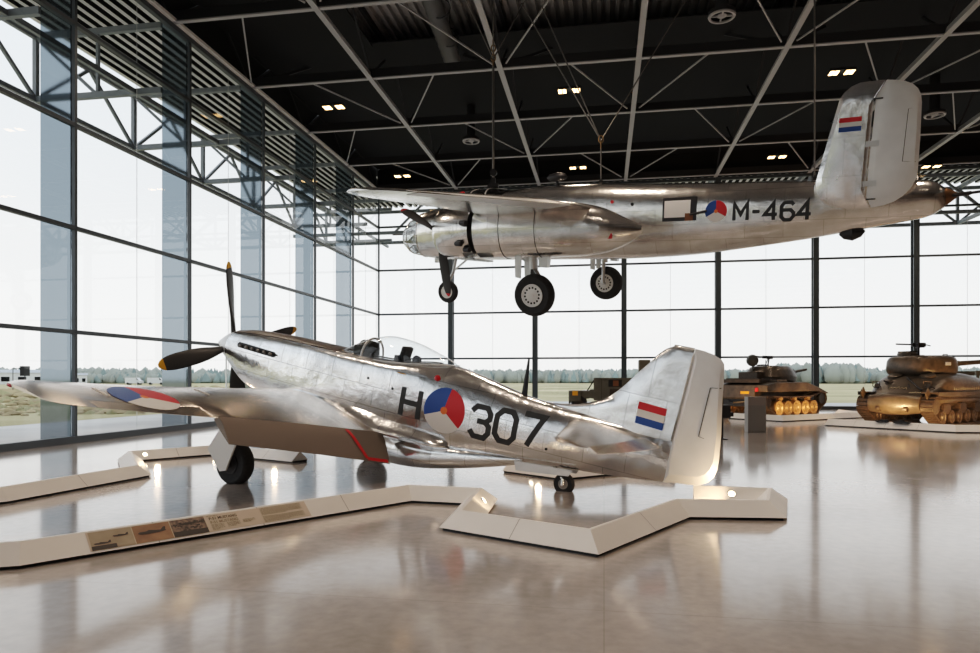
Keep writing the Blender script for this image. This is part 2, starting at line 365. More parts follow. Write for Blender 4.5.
for x in bx:
    mb = MB(); mb.box((x, (YB+YR)/2, ZG), (.20, YB-YR, .04)); mb.box((x, (YB+YR)/2, ZG+.12), (.05, YB-YR, .2)); mb.make('long_beam', BEAM, ceil, smooth=False)
    mb = MB(); mb.box((x, (YB+YR)/2, ZD-.12), (.14, YB-YR, .2))
    for i, y in enumerate(cy[:-1]): 
        if y < 5: continue
        mb.bar((x, y, ZG+.15), (x, y+2.5, ZD-.15), .07); mb.bar((x, y+2.5, ZD-.15), (x, y+5, ZG+.15), .07)
    mb.make('long_truss', TRUSS, ceil, smooth=False)
for y in cy:
    mb = MB(); mb.box(((XL+XR)/2, y, ZG+.02), (XR-XL, .16, .04)); mb.box(((XL+XR)/2, y, ZG+.22), (XR-XL, .06, .34), mi=1); mb.make('cross_beam', [BEAM, TRUSS], ceil, smooth=False)
    mb = MB(); mb.box(((XL+XR)/2, y+2.5, ZD-.12), (XR-XL, .14, .2)); mb.make('purlin', BEAM, ceil, smooth=False)
for i, y in enumerate(cy):
    if y < 12 or y > 36: continue
    for j, x in enumerate(bx[:-1]):
        mb = MB(); xe = x if (i+j) % 2 else x+5.03
        mb.bar((x+2.515, y, ZG+.08), (xe+(.25 if xe == x else -.25), y+4.7, ZG+.08), .05, .05); mb.make('brace', BEAM, ceil, smooth=False)
        if y <= 26:
            mb = MB(); mb.bar((x+2.515, y+2.5, ZD-.2), (x if (i+j) % 2 == 0 else x+5.03, y, ZG+.1), .10); mb.make('web_strut', TRUSS, ceil, smooth=False)
# black infill panels above the grid at the far and left side
mb = MB(); mb.box(((XL+XR)/2, (25.2+YB)/2, 14.7), (XR-XL, YB-25.2, .05)); mb.box(((XL-8.9)/2, 20.2, 14.65), (-8.9-XL, 10.4, .05)); mb.make('acoustic_panel', BLKP, ceil, smooth=False)
for i, (x0, x1) in enumerate(((XL, XR),)):
    mb = MB(); mb.box(((x0+x1)/2, YB-.02, ZG+.75), (x1-x0, .06, 1.4)); mb.make('fascia', BLKP, ceil, smooth=False)
mb = MB(); mb.box((XL-.12, (YB+YR)/2, ZG+.8), (.06, YB-YR, 1.3)); mb.make('fascia', BLKP, ceil, smooth=False)
mb = MB(); mb.box((XL+.16, (YB+YR)/2, ZG+.06), (.22, YB-YR, .10)); mb.make('edge_beam', pbr('edge_beam_lit', (.85, .85, .84), .5), ceil, smooth=False)  # paled colour stands in for light this edge beam lacks

# outside canopy: corrugated soffit carried by lattice frames, round both glazed sides
can = empty('trim_1'); tag(can, 'roof overhang lattice outside the glazing', kind='structure')
corrug('soffit_left', XL-6.0, XL-.35, -12, YB+8, 14.35, .42, .16, SOFF, can, True)
corrug('soffit_back', XL-.3, XR, YB+.2, YB+8, 14.35, .42, .16, SOFF, can, True)
mb = MB(); mb.box((XL-3.1, 14, 14.75), (6, 69, .1)); mb.box(((XL+XR)/2, YB+4.2, 14.78), (XR-XL, 8, .1)); mb.make('soffit_slab', BLKP, can, smooth=False)
Z0, Z1 = 11.5, 13.7
for y in colL[4:] + [41.2, 46.3]:
    mb = MB(); xa, xb, xc = XL-.95, XL-3.4, XL-5.85
    mb.bar((xa, y, Z0), (xc, y, Z0), .16, .2); mb.bar((xa, y, Z1), (xc, y, Z1), .16, .2)
    mb.bar((xc, y, Z0), (xc, y, Z1), .15); mb.bar((xb, y, Z0), (xb, y, Z1), .10)
    mb.bar((xb, y, Z0), (xc, y, Z1), .10)
    mb.make('canopy_frame', TRUSS2, can, smooth=False)
for x in (XL-1.95, XL-5.85):
    mb = MB()
    for z in (Z0, Z1):
        if x < XL-3 or z == Z0: mb.bar((x, -8, z), (x, 48.5, z), .13, .16)
    ys = [e for e in colL[4:]] + [41.2, 46.3]
    for i, (a, b_) in enumerate(zip(ys, ys[1:])):
        if x > XL-3: continue
        c = (a+b_)/2; mb.bar((x, a, Z0), (x, c, Z1), .11); mb.bar((x, c, Z1), (x, b_, Z0), .11)
    mb.make('canopy_truss', TRUSS2, can, smooth=False)
for x in eb[1:]:
    mb = MB(); ya, yb, yc = YB+.4, YB+3.4, YB+6.6
    for z in (Z0, Z1): mb.bar((x, ya, z), (x, yc, z), .16, .2)
    for y in (yb, yc): mb.bar((x, y, Z0), (x, y, Z1), .15)
    mb.bar((x, ya, Z1), (x, yb, Z0), .12); mb.bar((x, yb, Z0), (x, yc, Z1), .12)
    mb.make('canopy_frame', TRUSS2, can, smooth=False)
for y in (YB+3.4, YB+6.6):
    mb = MB()
    for z in (Z0, Z1): mb.bar((XL-7.2, y, z), (XR, y, z), .17, .2)
    for a, b_ in zip(eb, eb[1:]):
        c = (a+b_)/2; mb.bar((a, y, Z0), (c, y, Z1), .12); mb.bar((c, y, Z1), (b_, y, Z0), .12)
    mb.make('canopy_truss', TRUSS2, can, smooth=False)

# ceiling fittings
def floodlight(x, y, label, lit=True):
    r = empty('ceiling_floodlight', (x, y, ZG-.22)); tag(r, label, 'ceiling light', 'twin floodlights under the roof grid')
    mb = MB(); mb.box((0, 0, .10), (.9, .34, .07)); mb.cyl((0, 0, .1), (0, 0, .24), .03); mb.make('housing', BLACK, r, smooth=False)
    for s in (-1, 1):
        mb = MB(); mb.box((s*.27, 0, .05), (.36, .40, .05)); l = mb.make('lamp_head', DARKM, r, smooth=False)
        mb = MB()
        for t in (-1, 1): mb.box((s*.27+t*.085, 0, .015), (.13, .34, .02))
        mb.make('lens', LAMPE, l, smooth=False)
FL = [(-11.1, 26.85, 'twin warm floodlight left of the ceiling, second bay in from the glazed wall'),
 (-1.35, 26.85, 'twin warm floodlight in the middle of the near row, above the bomber'),
 (8.65, 26.9, 'twin warm floodlight just left of the top of the bomber tail fin'),
 (-11.1, 36.6, 'twin warm floodlight above the tip of the bomber wing'),
 (-1.38, 36.7, 'twin warm floodlight in the far row, right of the round roof vent'),
 (8.69, 36.6, 'twin warm floodlight in the far row above the bomber fuselage letters'),
 (17.2, 39.6, 'twin warm floodlight at the far right edge of the ceiling')]
for x, y, lb in FL: floodlight(x, y, lb)
def vent(x, y, z, label):
    r = empty('round_vent', (x, y, z)); tag(r, label, 'roof vent', 'round vents hanging from the roof')
    mb = MB(); mb.lathe([(0, .36), (0, .42), (.12, .42), (.2, .2), (2.2, .2)], (0, 0, 0), (0, 0, 1), n=24, cap=(False, True)); mb.make('duct', DARKM, r)
    mb = MB(); mb.lathe([(.0, .42), (-.05, .40), (-.05, .33), (0, .33)], (0, 0, 0), (0, 0, 1), n=24, cap=(False, False)); mb.bar((-.35, 0, 0), (.35, 0, 0), .05); mb.bar((0, -.35, 0), (0, .35, 0), .05)
    mb.lathe([(-.04, .1), (0, .16), (.02, .02)], (0, 0, 0), (0, 0, 1), n=16); mb.make('grille', BEAM, r)
vent(-6.23, 31.72, 13.0, 'round roof vent below the black panels left of centre')
vent(3.62, 22.09, 13.0, 'round roof vent at the top edge right of centre')
vent(13.98, 31.88, 13.0, 'round roof vent right of the bomber tail fin')
r = empty('ventilation_duct', (-5.5, 22.5, 14.3)); tag(r, 'fat ribbed grey ventilation duct running under the roof deck', 'duct')
mb = MB(); pr = [(i*.3, .34 if i % 2 else .32) for i in range(24)]; mb.lathe(pr, (0, -3.2, 0), (-.06, 1, 0), n=24); mb.make('pipe', pbr('duct_grey', (.13, .13, .135), .5), r)
mb = MB()
for q in (-2, 0, 2):
    mb = MB(); mb.lathe([(0, .33), (0, .36), (.06, .36), (.06, .33)], (-.06*q, q, 0), (-.06, 1, 0), n=24, cap=(False, False)); mb.bar((-.06*q, q+.03, .34), (-.06*q, q+.03, 1.25), .03); mb.make('hanger', DARKM, r)
# ------------------------------------------------------------------ single-engined fighter
P51 = empty('fighter_plane', (-7.69, 12.68, 2.44), (0, RD(-11.7), RD(161.5)))
tag(P51, 'polished bare-metal propeller fighter plane marked H 307 standing on the hall floor', 'airplane')
F = Body([(.60, .335, -.36, .36, 2.1), (1.0, .41, -.62, .40, 2.5), (1.5, .45, -.77, .42, 2.8), (2.2, .47, -.82, .43, 2.9), (3.0, .47, -.84, .45, 3.0), (3.6, .46, -.86, .46, 3.1),
  (4.6, .50, -.88, .45, 2.9), (5.2, .59, -.86, .43, 2.35), (5.6, .61, -.84, .41, 2.15), (6.05, .56, -.78, .38, 2.1), (6.88, .42, -.65, .31, 2.1), (7.5, .37, -.56, .25, 2.1), (8.3, .34, -.47, .17, 2.1), (9.0, .32, -.37, .08, 2.), (9.25, .30, -.33, .035, 2.)], 0, lambda s: 1+.55*max(0, min(1, (s-1.6)/1.4))*max(0, min(1, (5.5-s)/.7)))
mb = MB(); F.loft(mb); fus = mb.make('fuselage', AL, P51, ang=60)
# dark anti-glare deck on the nose
mb = MB()
rows = []
for i in range(24):
    s = .66+(3.35-.66)*i/23; top, bot, hw, ex = lerp_table(F.tab, s); ex *= F.topk(s); zc = (top+bot)/2; hh = (top-bot)/2+.005; h2 = hw+.005
    rows.append([(-s, h2*math.copysign(abs(cos(a))**(2/ex), cos(a)), zc+hh*abs(sin(a))**(2/ex)) for a in [RD(58+64*j/10) for j in range(11)]])
mb.rings(rows, closed=False); mb.make('anti_glare_panel', pbr('anti_glare', (.10, .085, .075), .42), fus)
# chin / radiator scoop
S = Body([(3.75, -.72, -1.02, .24, 2.6), (4.0, -.70, -1.17, .30, 2.6), (4.6, -.70, -1.265, .34, 2.5), (5.3, -.68, -1.19, .34, 2.4), (6.0, -.60, -1.01, .30, 2.3), (6.7, -.52, -.79, .22, 2.2), (7.1, -.5, -.64, .14, 2.)])
mb = MB(); S.loft(mb); mb.make('radiator_scoop', AL, P51, ang=60)
mb = MB(); mb.lathe([(0, .02), (-.06, .06), (-.2, .15), (-.36, .245), (-.5, .31), (-.64, .35)], (0, 0, 0), (1, 0, 0), n=36); sp_ = mb.make('spinner', SILVER, P51)
mb = MB(); mb.lathe([(-.62, .352), (-.66, .352)], (0, 0, 0), (1, 0, 0), n=36); mb.make('spinner_ring', DARKM, sp_)
BL = [(.20, .05, .05, 62), (.40, .085, .045, 50), (.65, .13, .035, 40), (.95, .155, .026, 32), (1.25, .155, .02, 27), (1.5, .13, .014, 24), (1.62, .085, .01, 23), (1.68, .03, .006, 22)]
def blade(parent, org, ang, scale, tipc, r_tip=1.56, handed=1, feather=0):
    """propeller blade in the disc plane (y, z); ang measured from up toward +y"""
    o = Vector(org); d = Vector((0, sin(ang), cos(ang))); t = Vector((0, cos(ang), -sin(ang))); a = Vector((1, 0, 0))
    def sect(r, c, th, p):
        p = RD(p+feather)*handed; u = t*cos(p)+a*sin(p); v = a*cos(p)-t*sin(p)
        return [o + d*r*scale + u*c*cos(q)*scale + v*th*sin(q)*scale for q in [2*pi*i/14 for i in range(14)]]
    def tab(r): return [r]+lerp_table(BL, r)
    mb = MB(); mb.rings([sect(*tab(.2+(r_tip-.2)*i/14)) for i in range(15)]); b = mb.make('propeller_blade', BLADE, parent)
    mb = MB(); mb.rings([sect(*tab(r_tip+(1.68-r_tip)*i/5)) for i in range(6)]); mb.make('blade_tip', tipc, b); return b
for k in range(4): blade(P51, (-.45, 0, 0), RD(15+90*k), 1.0, YEL, 1.56, -1)
# exhaust stacks
for sg in (1, -1):
    mb = MB(); poly = []
    for i in range(13):
        a = pi/2+pi*i/12; poly.append((1.02+.05*cos(a), .115+.05*sin(a)))
    for i in range(13):
        a = -pi/2+pi*i/12; poly.append((1.94+.05*cos(a), .115+.05*sin(a)))
    mb.rings([[(-u, sg*(F.side(u, v)+.006), v-.02*(u-1)) for u, v in poly], [(-u, sg*(F.side(u, v)+.02), v-.02*(u-1)) for u, v in poly]]); sh_ = mb.make('exhaust_shroud', BLACK, P51)
    for i in range(6):
        s = 1.04+i*.165; y = sg*(F.side(s, .1)+.0); mb = MB(); mb.tube([(-s, y, .105), (-s-.03, y+sg*.05, .105), (-s-.11, y+sg*.075, .10)], [.028, .026, .02], 10); mb.make('exhaust_stub', pbr('burnt_steel', (.16, .15, .14), .5, .7) if 'burnt_steel' not in MATS else MATS['burnt_steel'], sh_)
# cockpit: dark tub, seat, canopy, windshield, frames
def can_ring(s, top, base, hw, n=18):
    return [(-s, hw*cos(pi*i/n)*(1 if i not in (0, n) else 1.0), base+(top-base)*sin(pi*i/n)**.8) for i in range(n+1)]
CT = [(3.86, .755, .40, .30), (4.06, .83, .42, .325), (4.33, .875, .44, .335), (4.81, .835, .49, .32), (5.2, .745, .55, .27), (5.45, .675, .59, .18), (5.6, .625, .61, .06)]
mb = MB(); rr = []
for i in range(22):
    s = 3.86+(5.6-3.86)*i/21; rr.append(can_ring(s, *lerp_table(CT, s)))
mb.rings(rr, closed=False); cano = mb.make('canopy', CANOPY, P51)
WS = [(3.33, .44, .40, .30), (3.55, .60, .38, .30), (3.86, .755, .39, .305)]
mb = MB(); mb.rings([can_ring(s, *q) for s, *q in WS], closed=False); ws = mb.make('windshield', CANOPY, P51)
mb = MB()
mb.tube(can_ring(3.86, .76, .39, .308), .018, 8); mb.tube(can_ring(3.34, .45, .39, .305), .014, 8)
for sg in (1, -1): 
    mb.tube([(-3.36, sg*.16, .455), (-3.86, sg*.2, .72)], .014); mb.tube([(-3.34, sg*.305, .40), (-3.86, sg*.308, .40)], .012)
mb.tube([(-3.34, .1, .45), (-3.36, -.1, .45)], .012)
mb.make('windshield_frame', SILVER, P51)
mb = MB()
for sg in (1, -1): mb.tube([(-s, sg*(lerp_table(CT, s)[2]+.004), lerp_table(CT, s)[1]) for s in [3.86+1.74*i/14 for i in range(15)]], .011)
mb.make('canopy_rail', SILVER, P51)
mb = MB(); rr = []
for i in range(12):
    s = 3.36+(5.3-3.36)*i/11; top, bot, hw, ex = lerp_table(F.tab, s); rr.append([(-s, y*(hw*.62), top+.012-.12*y*y) for y in (-1, -.5, 0, .5, 1)])
mb.rings(rr, closed=False); mb.make('cockpit_tub', PRIMER, P51)
mb = MB(); mb.box((-3.72, 0, .52), (.26, .42, .16)); mb.cyl((-3.85, 0, .54), (-3.60, 0, .58), .17, .12, 16); mb.make('instrument_hood', PRIMER, P51, bevel=.02)
seat = empty('pilot_seat', parent=P51)
mb = MB(); mb.box((-4.56, 0, .62), (.09, .26, .25), Matrix.Rotation(RD(-10), 3, 'Y')); mb.make('headrest', BLACK, seat, bevel=.03)
mb = MB(); mb.box((-4.50, 0, .46), (.07, .40, .24)); mb.bar((-4.6, .1, .4), (-4.6, .1, .55), .03); mb.bar((-4.6, -.1, .4), (-4.6, -.1, .55), .03); mb.make('seat_back', DARKM, seat, bevel=.02)
mb = MB(); mb.lathe([(-.03, .075), (.03, .075)], (-4.84, .06, .56), (0, 1, .2), n=18); mb.tube([(-4.84, .06, .45), (-4.84, .06, .56)], .02); mb.make('radio_canister', DARKM, P51)
# wings
WT = [  # y, LE, TE, z, thickness, twist
 (.0, 2.15, 4.75, -.70, .40, -.03), (.42, 2.15, 4.75, -.67, .40, -.03), (.9, 2.22, 4.66, -.625, .37, -.03), (1.6, 2.38, 4.52, -.555, .32, -.025), (3.5, 2.72, 4.22, -.385, .215, -.02), (4.95, 2.86, 4.03, -.245, .135, -.02), (5.2, 2.92, 3.96, -.215, .12, -.03), (5.32, 2.98, 3.93, -.20, .09, -.03), (5.42, 3.08, 3.86, -.185, .035, -.03)]
def wpar(y): return lerp_table(WT, y)
def wing_z(s, y, up=1, off=.004):
    le, te, zc, th, tw = wpar(y); u = (s-le)/(te-le); u = min(max(u, 0.001), 1)
    f = (2.969*math.sqrt(u)-1.26*u-3.516*u*u+2.843*u**3-1.015*u**4)*th
    return zc+tw*(u-.4)*(te-le) + (f*.625+off if up > 0 else -f*.375-off)
for sg in (1, -1):
    mb = MB(); st = []
    ys = [0, .42, .9, 1.25, 1.6, 2.1, 2.6, 3.1, 3.5]
    for y in ys: st.append((y, 1.0))
    st += [(3.501, .80)] + [(y, .80) for y in (4, 4.5, 4.95)] + [(4.951, 1.0), (5.08, 1), (5.2, 1), (5.27, 1), (5.32, 1), (5.38, 1), (5.42, 1)]
    R_ = []
    for y, u1 in st:
        le, te, zc, th, tw = wpar(y); R_.append([(x, sg*yy, z) for x, yy, z in airfoil(y, le, te, zc, th, 0, u1, 14, tw)])
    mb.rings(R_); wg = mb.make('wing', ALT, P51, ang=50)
    mb = MB(); R_ = []
    for y in (3.515, 4, 4.5, 4.94):
        le, te, zc, th, tw = wpar(y); R_.append([(x, sg*yy, z) for x, yy, z in airfoil(y, le, te, zc, th, .812, 1, 6, tw)])
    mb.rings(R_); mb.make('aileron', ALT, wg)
    # drooped flap with red stencil line
    def fp(y, v, o):  # v 0 hinge -> 1 trailing edge
        le, te, zc, th, tw = wpar(y); k = (y-.55)/(3.45-.55); zh = wing_z(te-.02, y, -1, 0)-.02
        return (-(te-.04+.30*v+o*.8), sg*y, zh+.02-(.44-.16*k)*v+o*.55)
    mb = MB(); mb.rings([[fp(y, v, o) for v, o in ((0, .05), (.3, .06), (1, .005), (1, -.005), (.3, -.05), (0, -.05))] for y in (.55, 1.2, 2.0, 2.8, 3.45)])
    fl = mb.make('flap', pbr('flap_grey', (.26, .225, .20), .42, .3) if 'flap_grey' not in MATS else MATS['flap_grey'], wg, ang=50)
    mb = MB()
    for (ya, va), (yb, vb) in (((1.30, .05), (1.03, .93)), ((1.03, .93), (.60, .93))):
        d = .035 if va != vb else 0; e = .05 if va == vb else 0; oa = (.062 if va < .3 else .062-(va-.3)*.08)+.012; ob = (.062 if vb < .3 else .062-(vb-.3)*.08)+.012
        prev = None
        for q in range(9):
            y_, v_ = ya+(yb-ya)*q/8, va+(vb-va)*q/8; oo = (.05+.01*min(v_, .3)/.3 if v_ < .3 else .06-(v_-.3)/.7*.055)+.012
            cur = (Vector(fp(y_-d, v_-e, oo)), Vector(fp(y_+d, v_+e, oo)))
            if prev: mb.face([prev[0], prev[1], cur[1], cur[0]])
            prev = cur
    mb.make('red_stripe', RED, fl, smooth=False)
    roundel('roundel', lambda u, v, sg=sg: (-(3.62+u), sg*(4.10+v), wing_z(3.62+u, 4.10+v, 1, .006)), .42, wg, a0=60, nr=8, mats=[BLUE, RED, WHD, ORG])
    mb = MB(); mb.lathe([(-.06, .008), (-.03, .022), (.03, .022), (.06, .008)], (-3.14, sg*5.41, -.185), (1, 0, 0), n=12); mb.make('navigation_light', REDL if sg > 0 else pbr('green_lens', (.02, .3, .1), .15), wg)
    for y, s in ((4.6, 3.35), (2.95, 3.1)):
        mb = MB(); mb.bar((-s, sg*y, wing_z(s, y)+.002), (-s-.28, sg*(y-.02), wing_z(s+.28, y-.02)+.002), .035, .006); mb.make('walkway_mark', WHD, wg, smooth=False)
    # fillet that carries the wing root into the fuselage
    mb = MB(); R_ = []; zl = wing_z(4.6, .66, 1, 0)-.012
    for i in range(19):
        s = 2.6+(5.85-2.6)*i/18; f = min(1, (s-2.6)/1.6); g = max(0, (s-4.6)/1.25)
        zi = -.40-.13*max(0, (s-4.2)/1.6); yi = F.side(s, zi)-.02
        if s < 4.62: yo = .55+.12*f; zo = wing_z(min(s, 4.6), yo, 1, .0)-.012
        else: yo = .67-.14*g-.26*g**9; zo = zl+(-.665-zl)*g
        row = []
        for j in range(8):
            q = j/7; row.append((-s, sg*(yi+(yo-yi)*q), zi+(zo-zi)*(1-(1-q)**2.0)))
        for j in range(7, -1, -1):
            q = j/7; zb = zo-.025 if s < 4.62 else zo-.025-.15*(1-q)*min(1, (s-4.6)/.2); yb = yi if s < 4.62 else F.side(s, zo-.17)-.02; row.append((-s, sg*(yb+(yo-yb)*q), zb))
        R_.append(row)
    mb.rings(R_); mb.make('wing_fillet', AL, wg, ang=50)
    # main undercarriage
    gy = 1.8*sg
    ug = empty('main_undercarriage', parent=P51)
    mb = MB(); mb.tube([(-2.62, gy, -.55), (-2.80, gy, -1.1)], .065, 14); mb.tube([(-2.80, gy, -1.1), (-2.85, gy, -1.56)], .045, 14); mb.tube([(-2.83, gy, -1.25), (-2.95, gy+sg*.02, -1.42), (-2.85, gy, -1.56)], .02); mb.cyl((-2.85, gy-sg*.02, -1.565), (-2.85, gy+.16*sg, -1.565), .05, n=12)
    mb.make('gear_strut', STEEL, ug)
    wheel('main_wheel', (-2.85, gy-.02*sg, -1.565), .36, .24, (0, 1, 0), ug, DARKM, hub=.45)
    mb = MB(); poly = [(2.84, -.70), (2.97, -.70), (3.03, -1.2), (2.89, -1.66), (2.76, -1.71), (2.42, -1.42)]
    mb.prism(poly, .03, lambda u, v, w_: (-u, gy+sg*(.19+w_+.02*(v+1)), v)); mb.make('gear_door', WHITE, ug, smooth=False)
# fin, rudder
def plate(mb, poly, th, u0, u1):
    """flat tapered surface: poly (s, z); thickness th(z)"""
    C = (sum(p[0] for p in poly)/len(poly), sum(p[1] for p in poly)/len(poly)); n = len(poly)
    for sg in (1, -1):
        inner = [(-(C[0]+(s-C[0])*.80), sg*th(z), C[1]+(z-C[1])*.84) for s, z in poly]
        edge = [(-s, sg*.006, z) for s, z in poly]
        for i in range(n):
            j = (i+1) % n; mb.face([edge[i], edge[j], inner[j], inner[i]])
        mb.face(inner)
    for i in range(n):
        j = (i+1) % n; mb.face([(-poly[i][0], .006, poly[i][1]), (-poly[j][0], .006, poly[j][1]), (-poly[j][0], -.006, poly[j][1]), (-poly[i][0], -.006, poly[i][1])])
    bmesh.ops.remove_doubles(mb.bm, verts=mb.bm.verts, dist=.0005)
LEF = [(7.15, .36), (7.5, .405), (7.75, .455), (7.95, .53), (8.12, .61), (8.23, .68), (8.42, .89), (8.57, 1.10), (8.71, 1.28), (8.82, 1.43), (8.90, 1.51), (9.0, 1.565), (9.12, 1.585), (9.26, 1.585)]
mb = MB(); rows = []
for s, z in LEF:      # horizontal slices from leading edge to hinge line
    pass
zs = [.26, .32, .36, .405, .455, .53, .61, .68, .78, .89, 1.0, 1.10, 1.19, 1.28, 1.36, 1.43, 1.51, 1.565]
for z in zs:
    le = 7.1 if z <= .36 else lerp_table([(b_, a) for a, b_ in LEF], z)[0]; he = 9.20+(z+.35)/1.9*.08
    th = .085-.028*max(0, z-.3)
    if z > 1.5: th *= .6
    R_ = []
    for i in range(13):
        u = i/12; f = min(1, (u/.35)**.6) if u < .35 else 1-.25*(u-.35)/.65
        if le < 8.0: f = min(f, max(.12, ((le+(he-le)*u)-7.0)/1.9))
        R_.append((-(le+(he-le)*u), th*f if i else .004, z))
    rows.append(R_ + [(x, -y, z_) for x, y, z_ in R_[::-1]])
rows.append([(x-.0, y*.15, 1.588) for x, y, z_ in rows[-1]])
mb.rings(rows); fin = mb.make('tail_fin', ALF, P51, ang=60)
RU = [(9.29, 1.58), (9.42, 1.572), (9.55, 1.545), (9.65, 1.505), (9.70, 1.45), (9.72, 1.38), (9.79, .9), (9.86, .5), (9.90, .15), (9.905, .02), (9.88, -.09), (9.82, -.18), (9.72, -.245), (9.58, -.275), (9.4, -.30), (9.23, -.335), (9.205, -.1), (9.225, .3), (9.26, .9)]
mb = MB(); plate(mb, RU, lambda z: .07-.022*z, 0, 1); rud = mb.make('rudder', SILVERL, P51, ang=25)
mb = MB()
for q in (1, -1):
    pts = [(9.66, 1.12), (9.62, .42), (9.82, .42)]
    mb.tube([(-s, q*(.074-.022*z-.12*max(0, s-9.6)), z) for s, z in ((9.74, 1.12), (9.60, 1.1), (9.585, .42), (9.80, .38))], .006, 6)
mb.make('trim_tab_line', CODE, rud)
flag('flag', lambda u, v: (-(8.69+u), .082-.03*(.4+v-.3)+.012, .40+v-.05*u), .40, .31, fin)
# tailplane
for sg in (1, -1):
    mb = MB(); R_ = []
    for y, le, te, th in ((.05, 7.72, 8.86, .15), (.5, 7.86, 8.84, .13), (1.1, 8.02, 8.80, .10), (1.8, 8.20, 8.74, .07), (1.95, 8.28, 8.70, .045), (2.02, 8.40, 8.62, .02)):
        R_.append([(x, sg*yy, z) for x, yy, z in airfoil(y, le, te, .20, th, 0, 1, 10, 0, 0)])
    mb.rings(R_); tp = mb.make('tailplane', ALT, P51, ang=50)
    mb = MB(); R_ = []
    for y, le, te in ((.18, 8.87, 9.16), (.7, 8.85, 9.10), (1.4, 8.80, 8.98), (1.98, 8.72, 8.84)):
        R_.append([(-le, sg*y, .20+.03), (-te, sg*y, .166), (-te, sg*y, .162), (-le, sg*y, .20-.03)])
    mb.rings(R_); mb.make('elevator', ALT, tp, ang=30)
# tail wheel
tw = empty('tail_undercarriage', parent=P51)
mb = MB(); mb.tube([(-7.55, 0, -.50), (-7.72, 0, -.66), (-7.79, .07, -.70), (-7.80, .075, -.765)], .028, 10); mb.cyl((-7.80, -.1, -.765), (-7.80, .1, -.765), .022, n=10); mb.tube([(-7.72, 0, -.64), (-7.79, -.07, -.70), (-7.80, -.075, -.765)], .028, 10); mb.make('gear_strut', STEEL, tw)
wheel('tail_wheel', (-7.80, 0, -.765), .165, .11, (0, 1, 0), tw, GREYK, hub=.45)
for sg in (1, -1):
    mb = MB(); mb.prism([(7.0, -.60), (7.95, -.50), (7.9, -.60), (7.05, -.74)], .012, lambda u, v, w_: (-u, sg*.17+w_, v)); mb.make('gear_door', SILVER, tw, smooth=False)
# aerial mast, beacon, codes, roundels
mb = MB(); mb.rings([[(-s+.0, y, z) for s, y in ((6.83, 0), (6.86, .012*k), (6.83+.11*k, 0), (6.86, -.012*k))] for z, k in ((.38, 1), (.97, .28))]); mb.make('aerial_mast', BLACK, P51, ang=20)
mb = MB(); y = F.side(5.47, .38); mb.lathe([(-.01, .05), (.02, .05), (.045, .03), (.055, .004)], (-5.47, y, .38), (0, .9, .5), n=16); mb.make('identification_light', REDL, P51)
for s, z in ((4.72, .05), (7.5, -.28), (4.2, .12)):
    mb = MB(); y = F.side(s, z); mb.lathe([(0, .022), (.006, .022), (.007, .002)], (-s, y, z), (0, 1, 0), n=12); mb.make('access_port', BLACK, P51)
for sg in (1, -1):
    def fs(s, z, sg=sg): return (-s, sg*(F.side(s, z)+.007), z)
    roundel('roundel', lambda u, v: fs(5.74+u, -.09+v), .365, P51, a0=82)
    def code(ch, s0, w_, h, z0, name):
        mb = MB(); strokes(mb, GL[ch], lambda u, v: fs(s0+u, z0+v), w_, h, .085); return mb.make(name, CODE, P51)
    code('H', 4.945, .33, .46, -.335, 'code_letter')
    for i, ch in enumerate('307'): code(ch, 6.225+i*.425, .315, .475, -.365+.03*i, 'code_digit')
mb = MB(); 
for y in (-.13, .13): mb.bar((-4.75, F.side(4.75, .33)-.0, .33), (-4.9, F.side(4.9, .33), .33), .02, .01)
mb.make('handhold', YEL, P51, smooth=False)
chk = None
mb = MB(); mb.box((0, 0, .05), (.16, .08, .07)); mb.box((.0, .01, .08), (.12, .04, .04)); o = mb.make('wheel_chock', SILVER, smooth=False, bevel=.015); o.location = (-5.80, 10.26, -.012); o.rotation_euler = (0, 0, RD(70)); tag(o, 'small grey chock against the fighter main wheel', 'wheel chock')
# ------------------------------------------------------------------ twin-engined bomber, hung from the roof
B25 = empty('bomber_plane', (-6.87, 23.25, 6.75), (RD(-10.3), RD(-3.86), RD(161.2)))
tag(B25, 'bare-metal twin-engined bomber marked M-464 hanging in the air from roof cables', 'airplane')
G = Body([(0, -.0, -.12, .06, 2.), (.06, .26, -.40, .33, 2.), (.3, .50, -.60, .50, 2.1), (.8, .74, -.73, .62, 2.2), (1.34, .84, -.80, .68, 2.4), (2.1, .92, -.85, .71, 2.6), (3.4, 1.22, -.88, .72, 2.7), (5.17, 1.34, -.9, .72, 2.8), (7.14, 1.31, -.92, .72, 2.8),
  (8.4, 1.23, -.91, .71, 2.7), (10.08, 1.14, -.83, .67, 2.6), (11.5, 1.07, -.67, .62, 2.5), (12.73, 1.0, -.51, .56, 2.4), (14.35, .92, -.25, .46, 2.3), (15.5, .85, -.05, .38, 2.2), (15.75, .76, .05, .32, 2.1), (15.9, .62, .18, .2, 2.)])
mb = MB(); G.loft(mb, .8, 15.9, .2, 44); gf = mb.make('fuselage', ALB, B25, ang=60)
mb = MB(); G.loft(mb, 0, .82, .06, 44, (True, False)); ng = mb.make('nose_glazing', NOSEGL, B25, ang=60)
mb = MB()
for s in (.07, .32, .8):
    r = G.ring(s, 40); mb.tube(r+[r[0]], .022, 6)
for i in range(8):
    a = 2*pi*(i+.5)/8; pts = []
    for q in range(9):
        s = .06+.74*q/8; top, bot, hw, ex = lerp_table(G.tab, s); c, d = cos(a), sin(a)
        pts.append((-s, hw*math.copysign(abs(c)**(2/ex), c), (top+bot)/2+(top-bot)/2*math.copysign(abs(d)**(2/ex), d)))
    mb.tube(pts, .018, 6)
mb.make('nose_frame', STEEL, ng)
mb = MB(); G.loft(mb, .30, .80, .1, 44); 
